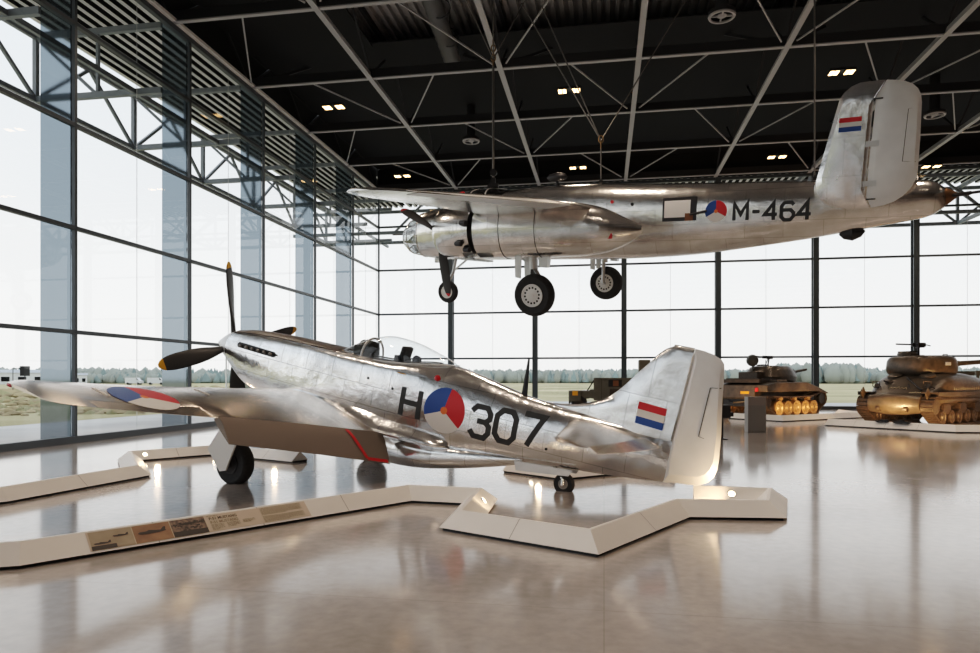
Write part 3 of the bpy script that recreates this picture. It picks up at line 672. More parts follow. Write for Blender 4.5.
o = mb.make('nose_interior', SILVER, ng); o.scale = (1, .55, .5); o.location = (-.12, 0, -.22)
mb = MB(); mb.cyl((-.2, .1, .05), (.55, .1, .06), .022); mb.make('nose_gun', DARKM, B25)
mb = MB(); mb.box((-1.45, .2, -.86), (.30, .22, .16)); mb.make('bomb_sight_fairing', SILVER, B25, bevel=.03)
# cockpit canopy
K = Body([(2.0, .95, .6, .5, 2.2), (2.4, 1.22, .6, .60, 2.4), (2.9, 1.38, .6, .62, 2.6), (3.5, 1.40, .6, .60, 2.6), (4.1, 1.33, .6, .5, 2.4)])
mb = MB(); K.loft(mb, step=.12); ck = mb.make('cockpit_glazing', DKGL, B25, ang=60)
mb = MB()
for s in (2.05, 2.5, 2.95, 3.5): r = K.ring(s, 32); mb.tube(r[:17], .025, 6)
mb.tube([(-s, 0, lerp_table(K.tab, s)[0]) for s in (2, 2.3, 2.6, 3, 3.5, 4)], .025, 6); mb.make('cockpit_frame', SILVER, ck)
# wings
BW = [(.6, 4.25, 8.15, .30, .62), (2.2, 4.38, 8.12, .46, .57), (2.95, 4.45, 8.05, .52, .54), (3.7, 4.55, 7.95, .55, .50), (6, 4.98, 7.55, .56, .36), (8.5, 5.42, 7.12, .57, .24), (9.6, 5.62, 6.9, .575, .17), (10.05, 5.8, 6.72, .58, .11), (10.28, 6.02, 6.5, .58, .05)]
for sg in (1, -1):
    mb = MB(); R_ = []
    for y in (.5, 1.2, 2.2, 2.95, 3.7, 4.8, 6, 7.2, 8.5, 9.2, 9.6, 9.85, 10.05, 10.18, 10.28):
        le, te, zc, th = lerp_table(BW, y); R_.append([(x, sg*yy, z) for x, yy, z in airfoil(y, le, te, zc, th, 0, 1, 14, -.035)])
    mb.rings(R_); wg = mb.make('wing', ALBT, B25, ang=50)
    mb = MB(); R_ = []
    for y in (4.2, 6, 8, 9.4):
        le, te, zc, th = lerp_table(BW, y); R_.append([(x, sg*yy, z-.004) for x, yy, z in airfoil(y, le, te+.01, zc, th*1.1, .80, 1, 5, -.035)])
    mb.rings(R_); mb.make('aileron', SILVER, wg)
    mb = MB(); mb.lathe([(-.05, .01), (-.02, .03), (.02, .03), (.05, .01)], (-6.2, sg*10.24, .58), (1, 0, 0), n=10); mb.make('navigation_light', DARKM, wg)
    # nacelle
    y0 = 2.95*sg
    NC = Body([(4.74, .72, -.79, .70, 2.1), (5.5, .74, -.80, .69, 2.2), (7.06, .68, -.79, .62, 2.2), (8.19, .48, -.73, .45, 2.1), (8.9, .16, -.50, .24, 2.0), (9.30, -.06, -.24, .06, 2.)], y0)
    mb = MB(); NC.loft(mb, step=.16, n=36); na = mb.make('engine_nacelle', ALB, B25, ang=60)
    mb = MB(); mb.lathe([(3.62, .46), (3.52, .50), (3.42, .56), (3.39, .61), (3.42, .655), (3.55, .715), (3.9, .76), (4.4, .755), (4.60, .73), (4.60, .66), (3.7, .62)], (0, y0, -.02), (-1, 0, 0), n=40, cap=(False, False)); cw = mb.make('engine_cowling', ALB, B25, ang=50)
    mb = MB(); mb.lathe([(4.0, .02), (4.0, .6), (4.8, .64), (4.8, .02)], (0, y0, -.02), (-1, 0, 0), n=32); mb.make('engine_core', BLACK, cw)
    mb = MB()
    for i in range(14):
        a = 2*pi*i/14; c, d = cos(a), sin(a); mb.cyl((-3.9, y0+.25*c, -.02+.25*d), (-3.9, y0+.56*c, -.02+.56*d), .085, n=10)
    mb.make('engine_cylinder', DARKM, cw)
    for (s, z) in ((4.42, .20), (4.22, -.35), (4.42, -.52)):
        mb = MB(); yo = y0+sg*math.sqrt(max(.755**2-(z+.02)**2, .01)); mb.tube([(-s, yo-sg*.06, z), (-s-.05, yo+sg*.06, z), (-s-.22, yo+sg*.10, z-.01)], [.07, .075, .075], 12); ex = mb.make('exhaust_pipe', DARKM, cw)
    mb = MB(); mb.tube([(-4.3-.06*i, y0+sg*.25, -.68-.03*i) for i in range(5)], .04); mb.bar((-4.2, y0+sg*.3, -.78), (-5.1, y0+sg*.3, -.86), .3, .04); mb.make('intake_scoop', SILVER, na)
    for s_ in (5.55, 6.6):
        mb = MB(); r_ = [(x-.0, y0+(y-y0)*1.004, z*1.004) for x, y, z in NC.ring(s_, 40)]; mb.tube(r_+[r_[0]], .010, 5); mb.make('seam', DARKM, na)
    mb = MB(); mb.box((-8.55, y0+sg*.325, -.28), (.16, .03, .13)); mb.make('red_marker', RED, na, smooth=False)
    # propeller
    pr = empty('propeller', parent=B25)
    mb = MB(); mb.lathe([(-.25, .03), (-.2, .09), (-.05, .15), (.1, .17), (.45, .2)], (-3.25, y0, -.02), (-1, 0, 0), n=20); mb.make('hub', DARKM, pr)
    for a in (191, 311, 71): blade(pr, (-3.25, y0, -.02), RD(a), 1.14, RED, 1.60, 1, 52)
    # main gear
    ug = empty('main_undercarriage', parent=B25)
    mb = MB(); mb.tube([(-6.25, y0-sg*.0, -.6), (-6.28, y0, -1.1)], .11, 14); mb.tube([(-6.28, y0-sg*.1, -1.1), (-6.32, y0-sg*.25, -1.3), (-6.32, y0-sg*.27, -1.80)], .06, 12); mb.cyl((-6.32, y0+sg*.2, -1.81), (-6.32, y0-sg*.3, -1.81), .06); mb.bar((-6.28, y0, -1.0), (-5.75, y0, -.7), .06); mb.make('gear_strut', SILVER, ug)
    wheel('main_wheel', (-6.32, y0+sg*.05, -1.81), .585, .40, (0, 1, 0), ug, WHITE, 14, .52)
    for q in (1, -1):
        mb = MB(); mb.prism([(5.86, -.72), (6.06, -.74), (6.02, -1.34), (5.86, -1.30)], .03, lambda u, v, w_: (-u, y0+q*.30+w_, v)); mb.make('gear_door', SILVER, ug, smooth=False)
    mb = MB(); mb.prism([(6.5, -.76), (6.78, -.76), (6.74, -1.06), (6.5, -1.04)], .22, lambda u, v, w_: (-u, y0+sg*.05+w_, v)); mb.make('gear_leg_fairing', SILVER, ug, smooth=False)
    # tailplane half, fin, rudder
    mb = MB(); R_ = []
    for y, le, te, th in ((.2, 13.0, 15.3, .3), (1.8, 13.2, 15.2, .26), (3.3, 13.35, 15.05, .22)): R_.append([(x, sg*yy, z) for x, yy, z in airfoil(y, le, te, .86+.0*y, th, 0, 1, 10, 0, 0)])
    mb.rings(R_); mb.make('tailplane', ALBT, B25, ang=50)
    yf = 3.35*sg
    FP = [(14.42, 2.655), (14.3, 2.665), (13.96, 2.66), (13.8, 2.60), (13.68, 2.50), (13.60, 2.38), (13.46, 1.75), (13.31, 1.05), (13.24, .72), (13.26, .50), (13.35, .34), (13.48, .23), (13.7, .16), (13.9, .125), (14.12, .12), (14.30, .13), (14.19, .36), (14.205, 1.2), (14.235, 2.36)]
    RP = [(14.44, 2.655), (14.6, 2.63), (14.76, 2.59), (14.90, 2.52), (15.0, 2.42), (15.06, 2.30), (15.085, 2.15), (15.11, 1.5), (15.12, .8), (15.10, .66), (15.02, .48), (14.9, .34), (14.74, .23), (14.55, .165), (14.33, .13), (14.225, .36), (14.24, 1.2), (14.27, 2.36)]
    mb = MB(); plate(mb, FP, lambda z: .075, 0, 1); fn = mb.make('tail_fin', ALF, B25, ang=25); fn.location = (0, yf, 0)
    mb = MB(); plate(mb, RP, lambda z: .055, 0, 1); rd = mb.make('rudder', SILVERL, B25, ang=25); rd.location = (0, yf, 0)
    for z in (1.42, .62): mb = MB(); mb.box((-14.27, sg*.066, z), (.24, .012, .11)); mb.make('hinge_bracket', SILVER, rd, smooth=False)
    mb = MB()
    for z in (2.3, .30): mb.bar((-14.22, sg*.06, z), (-14.40, sg*.06, z), .025, .025)
    mb.tube([(-14.99, sg*.045, 2.05), (-14.86, sg*.05, 2.04), (-14.83, sg*.052, 1.02), (-15.06, sg*.045, 1.0)], .008, 6); mb.make('trim_tab_line', CODE, rd)
    flag('flag', lambda u, v: (-(13.62+u), sg*.088, 1.70+v), .42, .28, fn)
# fuselage details
mb = MB(); mb.lathe([(0, .22), (.12, .20), (.22, .13), (.3, .07)], (-15.82, 0, .43), (-1, 0, .1), n=18); mb.make('tail_turret', pbr('turret_bronze', (.25, .14, .07), .4, .6), B25)
for y in (-.1, .1):
    mb = MB(); mb.cyl((-15.95, y, .44), (-17.2, y, .58), .03, n=10); mb.cyl((-15.95, y, .44), (-16.4, y, .49), .045, n=10); mb.make('tail_gun', DARKM, B25)
mb = MB(); mb.lathe([(0, .16), (.08, .15), (.16, .10), (.2, .01)], (-15.2, 0, .84), (0, 0, 1), n=16); mb.make('tail_blister', DKGL, B25)
mb = MB(); mb.lathe([(-.3, .01), (-.2, .13), (0, .2), (.2, .13), (.3, .01)], (-13.95, 0, -.36), (1, 0, -.12), n=16); mb.make('tail_bumper', DARKM, B25)
mb = MB(); mb.tube([(-5.75, 0, 1.3), (-5.75, 0, 1.52)], .05); mb.lathe([(-.34, .01), (-.25, .10), (0, .15), (.25, .10), (.34, .01)], (-5.75, 0, 1.60), (1, 0, 0), n=16); mb.make('direction_finder', DARKM, B25)
for sg in (1, -1):
    def gs(s, z, sg=sg, o=.008): return (-s, sg*(G.side(s, z)+o), z)
    roundel('roundel', lambda u, v: gs(10.66+u, .32+v), .285, B25, a0=90)
    s0 = 11.13
    for ch, wd in (('M', .33), ('-', .22), ('4', .30), ('6', .29), ('4', .30)):
        mb = MB(); strokes(mb, GL[ch], lambda u, v: gs(s0+u, .055+v-.03*(s0-11.1)), wd, .44, .088); mb.make('code_hyphen' if ch == '-' else 'code_letter' if ch == 'M' else 'code_digit', CODE, B25); s0 += wd+.105
    wn = empty('waist_window', parent=B25)
    mb = MB(); n = 6
    def patch(mb, a, b_, z0, z1, o):
        for i in range(n):
            for j in range(n):
                q = lambda u, v: gs(a+(b_-a)*u/n, z0+(z1-z0)*v/n, sg, o)
                mb.face([q(i, j), q(i+1, j), q(i+1, j+1), q(i, j+1)])
    patch(mb, 9.22, 10.15, .10, .74, .006); mb.make('window_surround', DARKM, wn)
    mb = MB(); patch(mb, 9.27, 9.98, .20, .66, .012); mb.make('window_panel', pbr('see_through_sky_white', (.97, .97, .97), .6) if 'see_through_sky_white' not in MATS else MATS['see_through_sky_white'], wn)  # opaque white panel stands in for bright sky seen through the window
    mb = MB(); patch(mb, 9.84, 10.06, .10, .30, .016); mb.make('window_gun_mount', BROWN, wn)
    mb = MB(); a = Vector(gs(9.98, .26, sg, .03)); mb.cyl(a, a+Vector((-.46, sg*.08, .08)), .028, n=10); mb.make('waist_gun', DARKM, wn)
    for s, z in ((7.75, .72), (8.35, .62)):
        mb = MB(); y = sg*G.side(s, z); mb.lathe([(0, .05), (.01, .05), (.012, .002)], (-s, y, z), (0, sg, 0), n=12); mb.make('red_port', RED if s < 8 else BLACK, B25)
# nose gear
ug = empty('nose_undercarriage', parent=B25)
mb = MB(); mb.tube([(-2.0, 0, -.75), (-1.85, 0, -1.3), (-1.80, .14, -1.5), (-1.62, .15, -1.94)], .055, 10); mb.cyl((-1.62, .18, -1.95), (-1.62, -.12, -1.95), .04); mb.bar((-1.85, 0, -1.25), (-2.5, 0, -.8), .05); mb.make('gear_strut', SILVER, ug)
wheel('nose_wheel', (-1.62, 0, -1.95), .38, .22, (0, 1, 0), ug, WHITE, 0, .56)
# ---------------- suspension cables
def bw(s, y, z): return B25_M @ Vector((-s, y, z))
from mathutils import Euler
B25_M = Matrix.Translation(B25.location) @ B25.rotation_euler.to_matrix().to_4x4()
def sling(label, low, node, tops, chain=True):
    r = empty('suspension_cable', low); tag(r, label, 'cable', 'steel cables carrying the bomber')
    l0 = Vector(low); q = lambda p: Vector(p)-l0
    mb = MB(); mb.cyl(q(low), q(node), .04 if chain else .022, n=8); mb.make('rod', CABLE, r)
    mb = MB(); mb.box((0, 0, .06), (.34, .26, .12) if chain else (.1, .1, .08)); mb.box((0, 0, .2 if chain else .1), (.14, .08, .26) if chain else (.04, .04, .1)); mb.lathe([(-.04, .12), (.04, .12)], q(Vector(low)+Vector((0, 0, .5))), (0, 1, 0), n=14) if chain else None; mb.make('shackle', BLACK, r, smooth=False)
    mb = MB()
    for k in range(5 if chain else 2):
        c = q(node)+Vector((0, 0, .08+k*.16)); a = [c+Vector(((.07*cos(t)) if k % 2 else 0, 0 if k % 2 else .07*cos(t), .11*sin(t))) for t in [2*pi*i/12 for i in range(13)]]; mb.tube(a, .022, 6)
    mb.make('chain_link', pbr('brass_chain', (.30, .2, .1), .4, .7) if 'brass_chain' not in MATS else MATS['brass_chain'], r)
    for t in tops:
        mb = MB(); mb.cyl(q(Vector(node)+Vector((0, 0, .2))), q(t), .02, n=6); mb.make('wire', CABLE, r)
def wp(v): return (v[0], v[1], v[2])
lo1 = bw(3.5, 0, 1.42); sling('steel lifting rod and hook above the bomber cockpit', wp(lo1), (lo1.x, lo1.y, 11.9), [(lo1.x-1.5, lo1.y-1.6, 15.3), (lo1.x+1.7, lo1.y+.3, 15.3), (lo1.x+.2, lo1.y-1.2, 15.3)])
lo2 = bw(7.17, 0, 1.31); sling('thin cable with a wire fan above the bomber mid fuselage', wp(lo2), (lo2.x, lo2.y, 8.65), [(lo2.x-2.4, lo2.y, 13.2), (lo2.x-1.8, lo2.y+.3, 13.2), (lo2.x+2.6, lo2.y+.4, 13.2)], False)
lo3 = bw(13.0, 0, .99); sling('single thin cable rising beside the leading edge of the bomber tail fin', wp(lo3), (lo3.x, lo3.y, 14.6), [(lo3.x, lo3.y, 15.4)], False)

# ------------------------------------------------------------------ low display plinths (tent-shaped border units)
def plinth_path(pts, labels, group, h=.21, hw=.22, closed=False, base_only=None):
    P = [Vector((p[0], p[1])) for p in pts]; n = len(P); out = []
    def nrm(a, b_): d = (b_-a).normalized(); return Vector((d.y, -d.x))     # right side
    def off(i, o):
        if i == 0: return P[0]+nrm(P[0], P[1])*o
        if i == n-1: return P[-1]+nrm(P[-2], P[-1])*o
        n1, n2 = nrm(P[i-1], P[i]), nrm(P[i], P[i+1]); m_ = (n1+n2)
        if m_.length < .35: return P[i]+n1*o
        m_.normalize(); return P[i]+m_*(o/max(.62, m_.dot(n1)))
    for i in range(n-1):
        c = (P[i]+P[i+1])/2; r = empty('plinth_border', (c.x, c.y, 0)); tag(r, labels[i], 'plinth', group)
        def sec(j, k): 
            o_ = off(j, k); return o_-c
        def ring(j): return [(*sec(j, hw), .035), (*sec(j, .02), h), (*sec(j, -.02), h), (*sec(j, -hw), .035)]
        mb = MB(); mb.rings([ring(i), ring(i+1)]); mb.make('cover', PLW, r, smooth=False)
        mb = MB(); mb.rings([[(*sec(j, hw-.04), 0), (*sec(j, hw-.04), .04), (*sec(j, -hw+.04), .04), (*sec(j, -hw+.04), 0)] for j in (i, i+1)]); mb.make('recessed_base', BLACK, r, smooth=False)
        d = (P[i+1]-P[i]); L_ = d.length; d.normalize(); nn = Vector((d.y, -d.x)); k = int(L_/1.25)
        if k >= 1:
            for q in range(1, k+1):
                mb = MB(); o_ = P[i]+d*(L_*q/(k+1))-c
                rw = [(*(o_+nn*a_), b_) for a_, b_ in ((hw+.002, .034), (.022, h+.002), (-.022, h+.002), (-hw-.002, .034))]; dv = Vector((d.x, d.y, 0))*.004; mb.rings([[Vector(p)-dv for p in rw], [Vector(p)+dv for p in rw]], closed=False)
                mb.make('joint', pbr('joint_grey', (.35, .33, .31), .6) if 'joint_grey' not in MATS else MATS['joint_grey'], r, smooth=False)
        out.append((r, P[i]-c, d, nn, L_))
    return out
GP = 'white tent-shaped border units round the fighter'
R1 = plinth_path([(-6.6, 4.75), (-5.26, 5.42), (-2.69, 9.18), (-1.66, 9.08), (-1.60, 7.52), (-.14, 6.78), (.88, 8.65), (1.97, 8.76), (2.22, 9.73), (1.23, 9.83)],
 ['white border unit at the lower left corner of the photo, cut by the frame', 'long white border unit carrying the photo and text panel, in front of the fighter',
  'short white border unit right of the text panel unit', 'short border unit seen end on with its lit inner side, between two front units', 'white-faced border unit nearest the camera, before the tail wheel',
  'tan border unit rising to the right below the tail wheel of the fighter', 'white border unit in front of the one with a spotlight under the rudder', 'very short white border unit at the right end below the rudder', 'border unit under the rudder with a small spotlight in its inner side'], GP)
R2 = plinth_path([(-1.68, 12.32), (-.71, 11.61), (.35, 12.52), (1.2, 12.2)], ['border unit behind the tail wheel, left of its corner, with a small spotlight', 'border unit behind the tail wheel, right of its corner', 'border unit behind the fighter hidden by its tail'], GP)
R3 = plinth_path([(-9.2, 6.2), (-8.16, 8.08), (-7.93, 10.54), (-9.61, 12.56), (-8.56, 14.03), (-6.08, 12.96)], ['border unit cut by the left frame edge below the wing tip, its nearer length', 'long tan border unit at the left edge under the wing', 'short border unit between two left units, seen as a white sliver', 'tan border unit with two small spotlights left of the main wheel', 'border unit behind the main wheel of the fighter'], GP)
def spot(x, y, z, nx, ny, label, group='small round spotlights in the plinth borders'):
    r = empty('plinth_spotlight', (x, y, z)); tag(r, label, 'spotlight', group); d = Vector((nx, ny, .75)).normalized()
    mb = MB(); mb.lathe([(-.03, .055), (.012, .055), (.012, .045)], (0, 0, 0), d, n=16, cap=(True, False)); mb.make('bezel', STEEL, r)
    mb = MB(); mb.lathe([(.004, .045), (.006, .044)], (0, 0, 0), d, n=16); mb.make('lens', SPOTE, r)
def side_pt(seg, t, s, f=.5):
    r, p0, d, nn, L_ = seg; c = Vector(r.location[:2]); q = c+p0+d*t+nn*s*(.02+.20*f); return q.x, q.y, .212-.175*f, nn.x*s, nn.y*s
for seg, t, s, lb in ((R1[8], .5, -1, 'small lit spotlight in the border right under the rudder'), (R2[0], .62, 1, 'small lit spotlight in the border behind the tail wheel'),
                      (R3[3], .25, 1, 'small lit spotlight at the left end of the border left of the main wheel'), (R3[3], 1.7, 1, 'small lit spotlight just left of the main wheel door'),
                      (R1[3], .5, -1, 'small spotlight in the short end-on border unit'), (R3[4], 1.3, 1, 'small spotlight in the border behind the fighter main wheel')):
    sd = s
    x, y, z, nx, ny = side_pt(seg, t, sd); spot(x, y, z, nx, ny, lb)
# ---- picture and text panel on the long unit
r, p0, d, nn, L_ = R1[1]
def face_pt(t, v, o=.003):
    """t along the unit, v 0 (foot) -> 1 (ridge) on the outer slope"""
    t = t*.92; a = p0+d*t; q = a+nn*(.22-.20*v); sl = Vector((nn.x*.175, nn.y*.175, .18)).normalized()
    return Vector((q.x, q.y, .035+.175*v))+sl*o
def quad(mb, t0, t1, v0, v1, o=.003, mi=0): mb.face([face_pt(t0, v0, o), face_pt(t1, v0, o), face_pt(t1, v1, o), face_pt(t0, v1, o)], mi)
pan = empty('information_panel', parent=r)
PBG = pbr('panel_tan', (.62, .52, .42), .45)
mb = MB(); quad(mb, .56, 3.14, .08, .94, .003); mb.make('panel_sheet', PBG, pan, smooth=False)
SEP = [pbr('sepia_sky', (.42, .33, .25), .5, noise=.15, nscale=5), pbr('sepia_dusk', (.34, .20, .12), .5, noise=.3, nscale=6), pbr('sepia_town', (.20, .15, .12), .5, noise=.75, nscale=22), pbr('sepia_dark', (.05, .04, .035), .5)]
def shape(mb, t0, v0, pts, sc, mi, o=.006): mb.face([face_pt(t0+u*sc, v0+v*sc*4, o) for u, v in pts], mi)
PL = [(-.5, .02), (-.42, .06), (-.2, .06), (-.1, .1), (.05, .08), (.3, .05), (.42, .16), (.5, .16), (.47, .03), (.5, 0), (.2, -.04), (-.2, -.05), (-.42, -.03)]
for i, (t0, t1) in enumerate(((.58, 1.0), (1.01, 1.40), (1.41, 1.80))):
    mb = MB(); quad(mb, t0, t1, .10, .92, .005, 0)
    if i == 0:
        shape(mb, .88, .60, PL, .16, 1, .008); shape(mb, .69, .36, PL, .17, 1, .008); quad(mb, t0, t0+.24, .10, .28, .007, 1)
    elif i == 1: shape(mb, 1.20, .52, PL, .30, 1, .008)
    else:
        quad(mb, t0, t1, .10, .34, .007, 1); shape(mb, 1.6, .66, PL, .2, 1, .008)
        rnd = random.Random(3)
        for q in range(26): u = rnd.uniform(t0+.02, t1-.05); v = rnd.uniform(.34, .72); quad(mb, u, u+rnd.uniform(.015, .04), v, v+.05, .0065, 1)
    mb.make('photograph', [SEP[i], SEP[3]], pan, smooth=False)
INK = pbr('panel_ink', (.09, .07, .055), .5); INKL = pbr('panel_ink_light', (.30, .23, .18), .5)
def text_on(body, t0, v0, size, mat, name):
    cu = bpy.data.curves.new('txt', 'FONT'); cu.body = body; cu.size = 1; cu.offset = .02; tmp = bpy.data.objects.new('txt', cu); COL.objects.link(tmp)
    dg = bpy.context.evaluated_depsgraph_get(); me = bpy.data.meshes.new_from_object(tmp.evaluated_get(dg)); bpy.data.objects.remove(tmp); bpy.data.curves.remove(cu)
    for v in me.vertices: v.co = face_pt(t0+v.co.x*size, v0+v.co.y*size/.27, .006)
    me.materials.append(mat); o = bpy.data.objects.new(name, me); COL.objects.link(o); o.parent = pan; return o
text_on('P-51 MUSTANG', 1.85, .68, .050, INK, 'heading'); text_on('P-51 MUSTANG', 1.85, .48, .050, INKL, 'heading')
mb = MB(); rnd = random.Random(5)
def para(t0, t1, v1, rows, dv):
    for k in range(rows):
        t = t0; v = v1-k*dv; end = t1 if k < rows-1 else t0+(t1-t0)*.6
        while t < end: l = rnd.uniform(.012, .04); quad(mb, t, min(t+l, end), v, v+dv*.45, .006); t += l+.008
para(1.83, 2.06, .86, 1, .05); para(1.85, 2.00, .40, 5, .06); para(2.04, 2.2, .40, 4, .06); para(2.24, 2.4, .44, 3, .06); para(2.50, 3.06, .86, 7, .055); para(2.50, 3.06, .42, 6, .055)
mb.make('text_block', INKL, pan, smooth=False)

# ------------------------------------------------------------------ tanks
def track(side_y, w_, pts, name, parent, mat, nshoe):
    """belt of shoes around a closed 2-D path (x, z)"""
    P = [Vector(p) for p in pts]; n = len(P); Ls = [(P[(i+1) % n]-P[i]).length for i in range(n)]; T = sum(Ls)
    def at(t):
        t %= T
        for i in range(n):
            if t <= Ls[i]: q = P[i].lerp(P[(i+1) % n], t/Ls[i]); dd = (P[(i+1) % n]-P[i]).normalized(); return q, dd
            t -= Ls[i]
        return P[0], (P[1]-P[0]).normalized()
    mb = MB()
    inner, outer = [], []
    N_ = nshoe
    for k in range(N_):
        q, dd = at(T*k/N_); nn_ = Vector((dd.y, -dd.x)); a = Vector((q.x, side_y, q.y)); t3 = Vector((dd.x, 0, dd.y)); n3 = Vector((nn_.x, 0, nn_.y))
        M = Matrix((t3, Vector((0, 1, 0)), n3)).transposed()
        mb.box(a, (T/N_*.92, w_, .05), M); mb.box(a+n3*.035, (T/N_*.35, w_*.92, .03), M); mb.box(a-n3*.05, (T/N_*.3, .05, .07), M)
    return mb.make(name, mat, parent, smooth=False)
def arc(cx, cz, r, a0, a1, n=8): return [(cx+r*cos(RD(a0+(a1-a0)*i/n)), cz+r*sin(RD(a0+(a1-a0)*i/n))) for i in range(n+1)]

def turret(mb, x0, lx, wy, ex, sl):
    def ring(z, k): return [(x0+lx*k*math.copysign(abs(cos(a))**(2/ex), cos(a)), wy*k*math.copysign(abs(sin(a))**(2/ex), sin(a))*(1-.12*cos(a)), z) for a in [2*pi*i/40 for i in range(40)]]
    mb.rings([ring(z, k) for z, k in sl])
SH = empty('medium_tank', (12.15, 28.45, 0), (0, 0, RD(226)))
tag(SH, 'dark olive rounded-hull tank with boxy side tracks at the right edge of the hall', 'tank')
SHB = [(2.72, .95, .62, .55, 2.2), (2.62, 1.12, .50, .90, 2.4), (2.35, 1.28, .46, .98, 3), (1.9, 1.50, .46, 1.15, 3.2), (1.4, 1.76, .5, 1.25, 3.2), (.8, 1.93, .6, 1.28, 3.4), (-.5, 1.96, .6, 1.28, 3.6), (-1.8, 1.88, .6, 1.27, 3.6), (-2.5, 1.72, .65, 1.22, 3.4), (-2.85, 1.45, .75, 1.1, 3)]
HB = Body([(-x, t, b_, hw, e_) for x, t, b_, hw, e_ in SHB])
mb = MB(); HB.loft(mb, step=.12, n=40); sh_h = mb.make('hull', OLIVE, SH, ang=50)
mb = MB(); mb.lathe([(-.88, .12), (-.86, .32), (-.3, .40), (.3, .40), (.86, .32), (.88, .12)], (2.52, 0, .80), (0, 1, 0), n=24); mb.make('transmission_cover', OLIVE, SH)
for sg in (1, -1):
    yc = 1.08*sg
    path = arc(-2.35, .62, .30, 250, 110, 6) + [(-1, .98), (.4, .99), (1.8, .98)] + arc(2.40, .72, .34, 100, -60, 8) + [(1.9, .05), (.6, .04), (-.6, .04), (-1.7, .05)]
    path = path[::-1]
    track(yc, .42, path, 'track', SH, OLIVED, 78)
    mb = MB(); mb.lathe([(-.18, .1), (-.18, .27), (-.10, .27), (-.10, .16), (.10, .16), (.10, .27), (.18, .27), (.18, .1)], (2.40, yc, .72), (0, 1, 0), n=22); mb.make('drive_sprocket', OLIVED, SH)
    mb = MB(); mb.lathe([(-.14, .08), (-.14, .25), (.14, .25), (.14, .08)], (-2.35, yc, .62), (0, 1, 0), n=20); mb.make('idler_wheel', OLIVED, SH)
    for x in (1.45, 0, -1.45):
        bg_ = empty('bogie', parent=SH); 
        mb = MB(); mb.prism([(x-.28, .80), (x+.28, .80), (x+.34, .55), (x+.55, .36), (x+.45, .28), (x+.12, .45), (x-.12, .45), (x-.45, .28), (x-.55, .36), (x-.34, .55)], .34, lambda u, v, w_: (u, yc+w_, v)); mb.make('bogie_frame', OLIVED, bg_, smooth=False)
        for dx in (-.38, .38):
            mb = MB(); mb.lathe([(-.20, .05), (-.20, .10), (-.15, .16), (-.19, .20), (-.19, .25), (.19, .25), (.19, .20), (.15, .16), (.20, .10), (.20, .05)], (x+dx, yc, .33), (0, 1, 0), n=22); mb.make('road_wheel', OLIVED, bg_)
        mb = MB(); mb.lathe([(-.12, .02), (-.12, .11), (.12, .11), (.12, .02)], (x-.1, yc, .88), (0, 1, 0), n=14); mb.make('return_roller', OLIVED, bg_)
    mb = MB(); mb.box((0.0, yc+.0*sg, 1.20), (5.0, .56, .05)); mb.box((0, sg*1.34, 1.16), (5.0, .03, .14)); mb.bar((2.5, yc, 1.20), (2.72, yc, 1.02), .5, .04, up=(0, 1, 0)); mb.make('track_guard', OLIVE, SH, smooth=False)
    mb = MB()
    for k in range(16):
        x = .9-.19*k; y = sg*1.285; mb.bar((x, y, 1.30), (x-.09, y-.06*sg, 1.52), .03, .02)
    mb.make('grab_slat', pbr('slat_highlight', (.35, .31, .26), .4) if 'slat_highlight' not in MATS else MATS['slat_highlight'], SH, smooth=False)
for y, z in ((.55, 1.72), (-.55, 1.72)):
    mb = MB(); mb.lathe([(0, .28), (.12, .26), (.16, .2), (.16, .02)], (1.25, y, z), (.3, 0, 1), n=18); mb.make('driver_hatch', OLIVE, SH)
mb = MB(); mb.lathe([(0, .16), (.1, .15), (.17, .08), (.19, .01)], (1.72, -.55, 1.50), (.75, 0, .5), n=16); mb.make('bow_gun_ball', OLIVED, SH)
mb = MB(); mb.cyl((1.8, -.55, 1.55), (2.2, -.55, 1.62), .025); mb.make('bow_gun', DARKM, SH)
for y in (.86, -.86):
    mb = MB(); mb.lathe([(0, .05), (.06, .09), (.1, .09), (.1, .02)], (1.98, y, 1.42), (1, 0, .2), n=14); mb.tube([(1.9, y-.16, 1.36), (2.12, y-.12, 1.42), (2.12, y-.12, 1.6), (2.12, y+.12, 1.6), (2.12, y+.12, 1.42), (1.9, y+.16, 1.36)], .016, 6); mb.make('headlamp', OLIVED, SH)
mb = MB(); mb.cyl((1.5, -.05, 1.75), (2.3, .75, 1.30), .03); mb.cyl((2.0, .2, 1.5), (2.5, .55, 1.06), .025); mb.make('tow_bar', DARKM, SH)
for y in (.45, -.45):
    mb = MB(); mb.lathe([(-.06, .09), (.06, .09), (.06, .05), (-.06, .05), (-.06, .09)], (2.86, y, .62), (0, 1, 0), n=14, cap=(False, False)); mb.make('tow_shackle', OLIVED, SH)
def scribble(y0, z0, w_, h, name):
    mb = MB(); rnd = random.Random(int(w_*100)); 
    n = 11; pts = []
    for i in range(n): 
        u = i/(n-1); y = y0-w_*u; z = z0+h*(.5 if i % 2 else -.35)*(1.5 if i in (0, 5) else .7)
        x = -[s for s in [0]][0]; pts.append((y, z))
    P3 = []
    for y, z in pts:
        # glacis surface: search x on the lofted hull
        x = 2.7
        while x > .5:
            t, b_, hw, e_ = lerp_table(HB.tab, -x)
            if abs((z-(t+b_)/2)/((t-b_)/2)) < 1 and abs(y) < abs(HB.side(-x, z)): break
            x -= .02
        P3.append((x+.03, y, z))
    mb.tube(P3, .014, 5); return mb.make(name, CREAM, SH)
scribble(.25, 1.36, .62, .07, 'painted_name'); scribble(.78, 1.20, .36, .04, 'painted_number')
